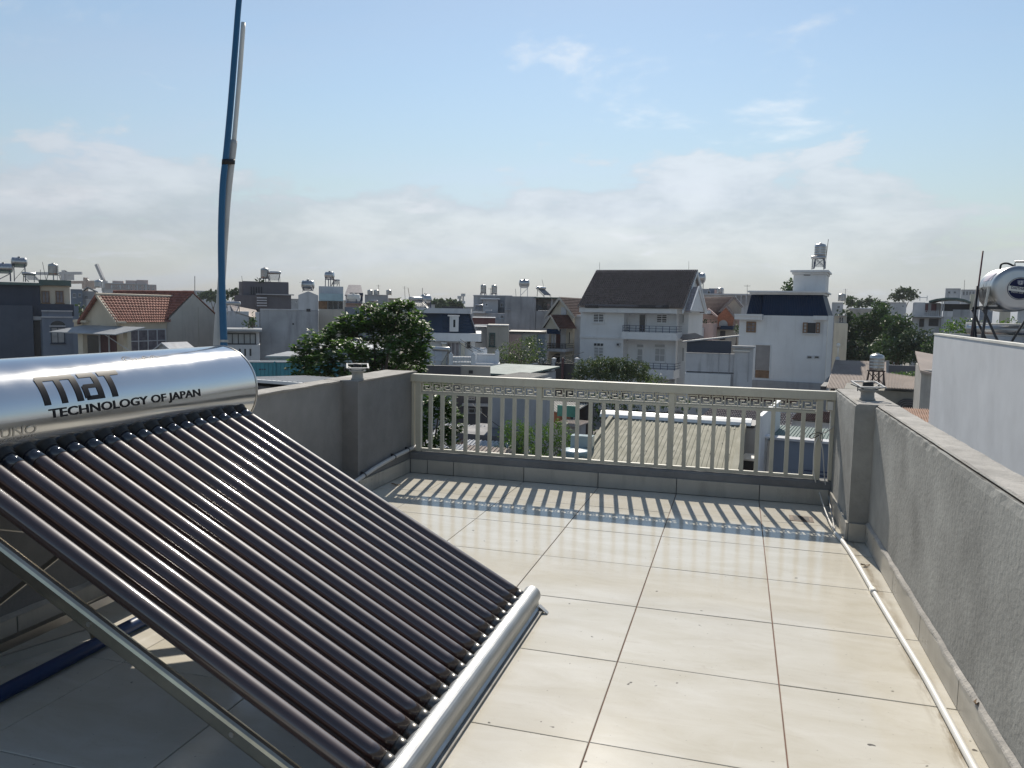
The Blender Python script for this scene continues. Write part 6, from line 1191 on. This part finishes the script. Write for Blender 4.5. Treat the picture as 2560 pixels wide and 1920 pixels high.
p = [f.fx(1978, 1052), f.fx(2100, 1054)]; z1_ = f.fx(2030, 1028, 4)[1]; tile_roof((p[0][0], 0, p[0][1]), (p[1][0], 0, p[0][1]), (p[0][0], 4, z1_), (p[1][0], 4, z1_), 24, 8, .05).build('roof_slope', TILE_M, f.e); f.B('wall', PALEW, 1980, 1055, 2100, None, .3, 4); f.B('white_wall', PALEW, 1720, 1000, 1985, None, 9, 12)
f.B('back_roof', TILE_M, 1720, 985, 1990, 1000, 8.5, 12)
f = F('dark_slope_roof', 'dark brown tiled slope behind the cream roof ridge', 'roof', 1780, 1030, 40); p = [f.fx(1730, 1062), f.fx(1990, 1062)]; z1_ = f.fx(1850, 1026, 5)[1]; tile_roof((p[0][0], 0, p[0][1]), (p[1][0], 0, p[0][1]), (p[0][0], 5, z1_), (p[1][0], 5, z1_), 40, 10, .05).build('roof_slope', TILE_B, f.e); f.B('wall', GREYW, 1735, 1063, 1985, None, .3, 5)
lp = F('wall_lamp', 'white globe lamp on a post at the edge of the blue mansard house', 'lamp', 2095, 880, 58, base=float(W(2095, 893, 58)[2])); MB().tube([(0, 0, 0), (0, 0, .75)], .035, 8).build('lamp_post', PVCW, lp.e, True); MB().lathe([(.02, .72), (.12, .78), (.15, .9), (.1, 1.02), (0, 1.06)], n=14).build('lamp_globe', PVCW, lp.e, True); MB().lathe([(.14, -.4), (.14, 0), (.05, .03), (0, .04)], n=10).build('lamp_foot', PALEW, lp.e, True)
# ---- town filling in beyond: rows of far houses to the skyline
rd = random.Random(21)
kinds = [(PALEW, 'pale'), (GREYW, 'grey'), (BEIGEW, 'beige'), (WHITE, 'white'), (BLUEG, 'blue grey'), (CREAM, 'cream')]
town = [(-40, 735, 240), (30, 738, 180), (90, 740, 210), (400, 742, 190), (440, 748, 150), (1000, 757, 240), (1040, 762, 160), (1160, 768, 260), (1185, 764, 180), (1290, 760, 230), (1420, 764, 250), (1880, 762, 230), (1930, 768, 170), (2080, 775, 240), (2150, 772, 260), (2300, 765, 240), (2450, 770, 210), (2500, 766, 170), (2545, 772, 130), (720, 748, 180), (850, 752, 200), (960, 756, 160)]
labs = ['at the left edge behind the navy house tanks', 'just right of the first steel tanks at the far left', 'behind the cream upper room at far left', 'right of the mauve apartment block', 'right of the red ridge near the blue pole', 'beyond the big round tank', 'low behind the slate mansard roof', 'behind the twin transmitter masts', 'left of the two small upright tanks', 'behind the dark lying tank on its thin stand', 'between the brown gable house and the villa roof', 'behind the terrace posts left of the blue mansard', 'low beside the blue mansard roof edge', 'behind the small white house right of the blue mansard', 'behind the low tree row at right', 'behind the arched canopy house', 'left part behind the badged tank', 'right part behind the badged tank', 'at the right edge below the badged tank', 'behind the gabled grey house head', 'behind the blue gable house', 'behind the long plain grey house']
for k, (px, py, d_) in enumerate(town):
    m_, nm = kinds[k % 6]; wpx = rd.uniform(26, 52); 
    f = F('town_house', nm+' flat roofed house '+labs[k], 'house', px, py, d_, face(px+wpx), 'flat roofed houses on the skyline'); f.B('wall', m_, px, py, px+wpx, None, 0, 10); f.B('roof_slab', PALEW, px-1, py-1, px+wpx+1, py-.02, -.3, 10.3)
    for j in range(3): f.win(px+3+j*wpx/3, py+4, px+3+j*wpx/3+5, py+9, 0, 1, 1, PALEW, GLASS, .12, False)
b = MB(); n = 32000                                             # the wooded edge of the town, far off: one mass
az = rng.uniform(-.95, .75, n); dd = rng.uniform(300, 620, n); hh = .5*(6+5*np.sin(az*23)+3*np.sin(az*61+1)+2*np.sin(az*140))*rng.uniform(.1, 1.1, n); hh = np.maximum(hh, 1)
P = np.stack([CAM[0]+dd*np.sin(az), CAM[1]+dd*np.cos(az), G+hh*rng.uniform(.5, 1.15, n)], 1); Nn = rng.normal(size=(n, 3)); Nn /= np.linalg.norm(Nn, axis=1)[:, None]; leaves(b, P, Nn, 2.0, .7)
o = struct(b.build('distant_woods', LEAF['far']), 'stuff'); o['label'] = 'dark wooded strip along the far edge of the town'; o['category'] = 'woods'
gr = struct(MB().box(-690, -50, G-.5, 690, 750, G).build('ground', mat('street_ground', (.15, .14, .12), .9, var=.3, scale=.05, dirt=.4)))

# ---- overhead cables
def cable(label, a, c, sag, r=.018):
    a, c = Vector(W(*a)), Vector(W(*c)); P = [a+(c-a)*t-Vector((0, 0, sag*4*t*(1-t))) for t in [i/14 for i in range(15)]]
    o = MB().tube(P, r, 5).build('overhead_cable', BLACK, None, True, org=tuple(a)); tag(o, label, 'cable', 'overhead cables over the lane')
cable('upper thin cable crossing before the beige block', (1150, 848, 55), (1345, 905, 64), .6)
cable('lower thin cable crossing before the beige block', (1150, 858, 55), (1345, 915, 64), .7)
cable('thin cable running past the garden gate to the villa', (1290, 896, 60), (1452, 893, 70), .5)
cable('thin cable sagging below the brown gable house balcony', (1345, 884, 66), (1460, 880, 71), .3)
cable('thin cable across the yards seen through the balusters', (1180, 1010, 32), (1440, 1120, 26), .5, .012)

# ---- the hazy air
lo_, hi_ = G-1.0, 75.0
hz = struct(MB().box(-700, -60, lo_, 700, 760, hi_).build('haze', None), 'stuff')
hm = bpy.data.materials.new('haze_air'); hm.use_nodes = True; nt = hm.node_tree; nt.nodes.clear(); pv = nt.nodes.new('ShaderNodeVolumePrincipled'); om = nt.nodes.new('ShaderNodeOutputMaterial')
pv.inputs['Color'].default_value = (.92, .95, 1, 1); pv.inputs['Density'].default_value = .00022; pv.inputs['Anisotropy'].default_value = 0; nt.links.new(pv.outputs[0], om.inputs['Volume'])
hz.data.materials.clear(); hz.data.materials.append(hm)

for px, y0, y1, d_, ds in ((948, 712, 738, 116, 'thin aerial above the long plain grey house'), (1013, 716, 750, 112, 'thin aerial between the narrow beige house and the big round tank'), (1225, 720, 740, 93, 'thin aerial between the two small upright tanks'), (1290, 722, 741, 88, 'thin aerial left of the dark lying tank'), (606, 690, 705, 83, 'thin aerial at the left end of the dark grey house'), (2115, 722, 757, 112, 'thin aerial right of the small white house'), (2410, 700, 726, 160, 'thin aerial above the pale glass fronted block')):
    antenna(ds, px, y0, y1, d_, random.uniform(-2, 2), r=.02*d_/80, arms=random.choice((0, 2)))
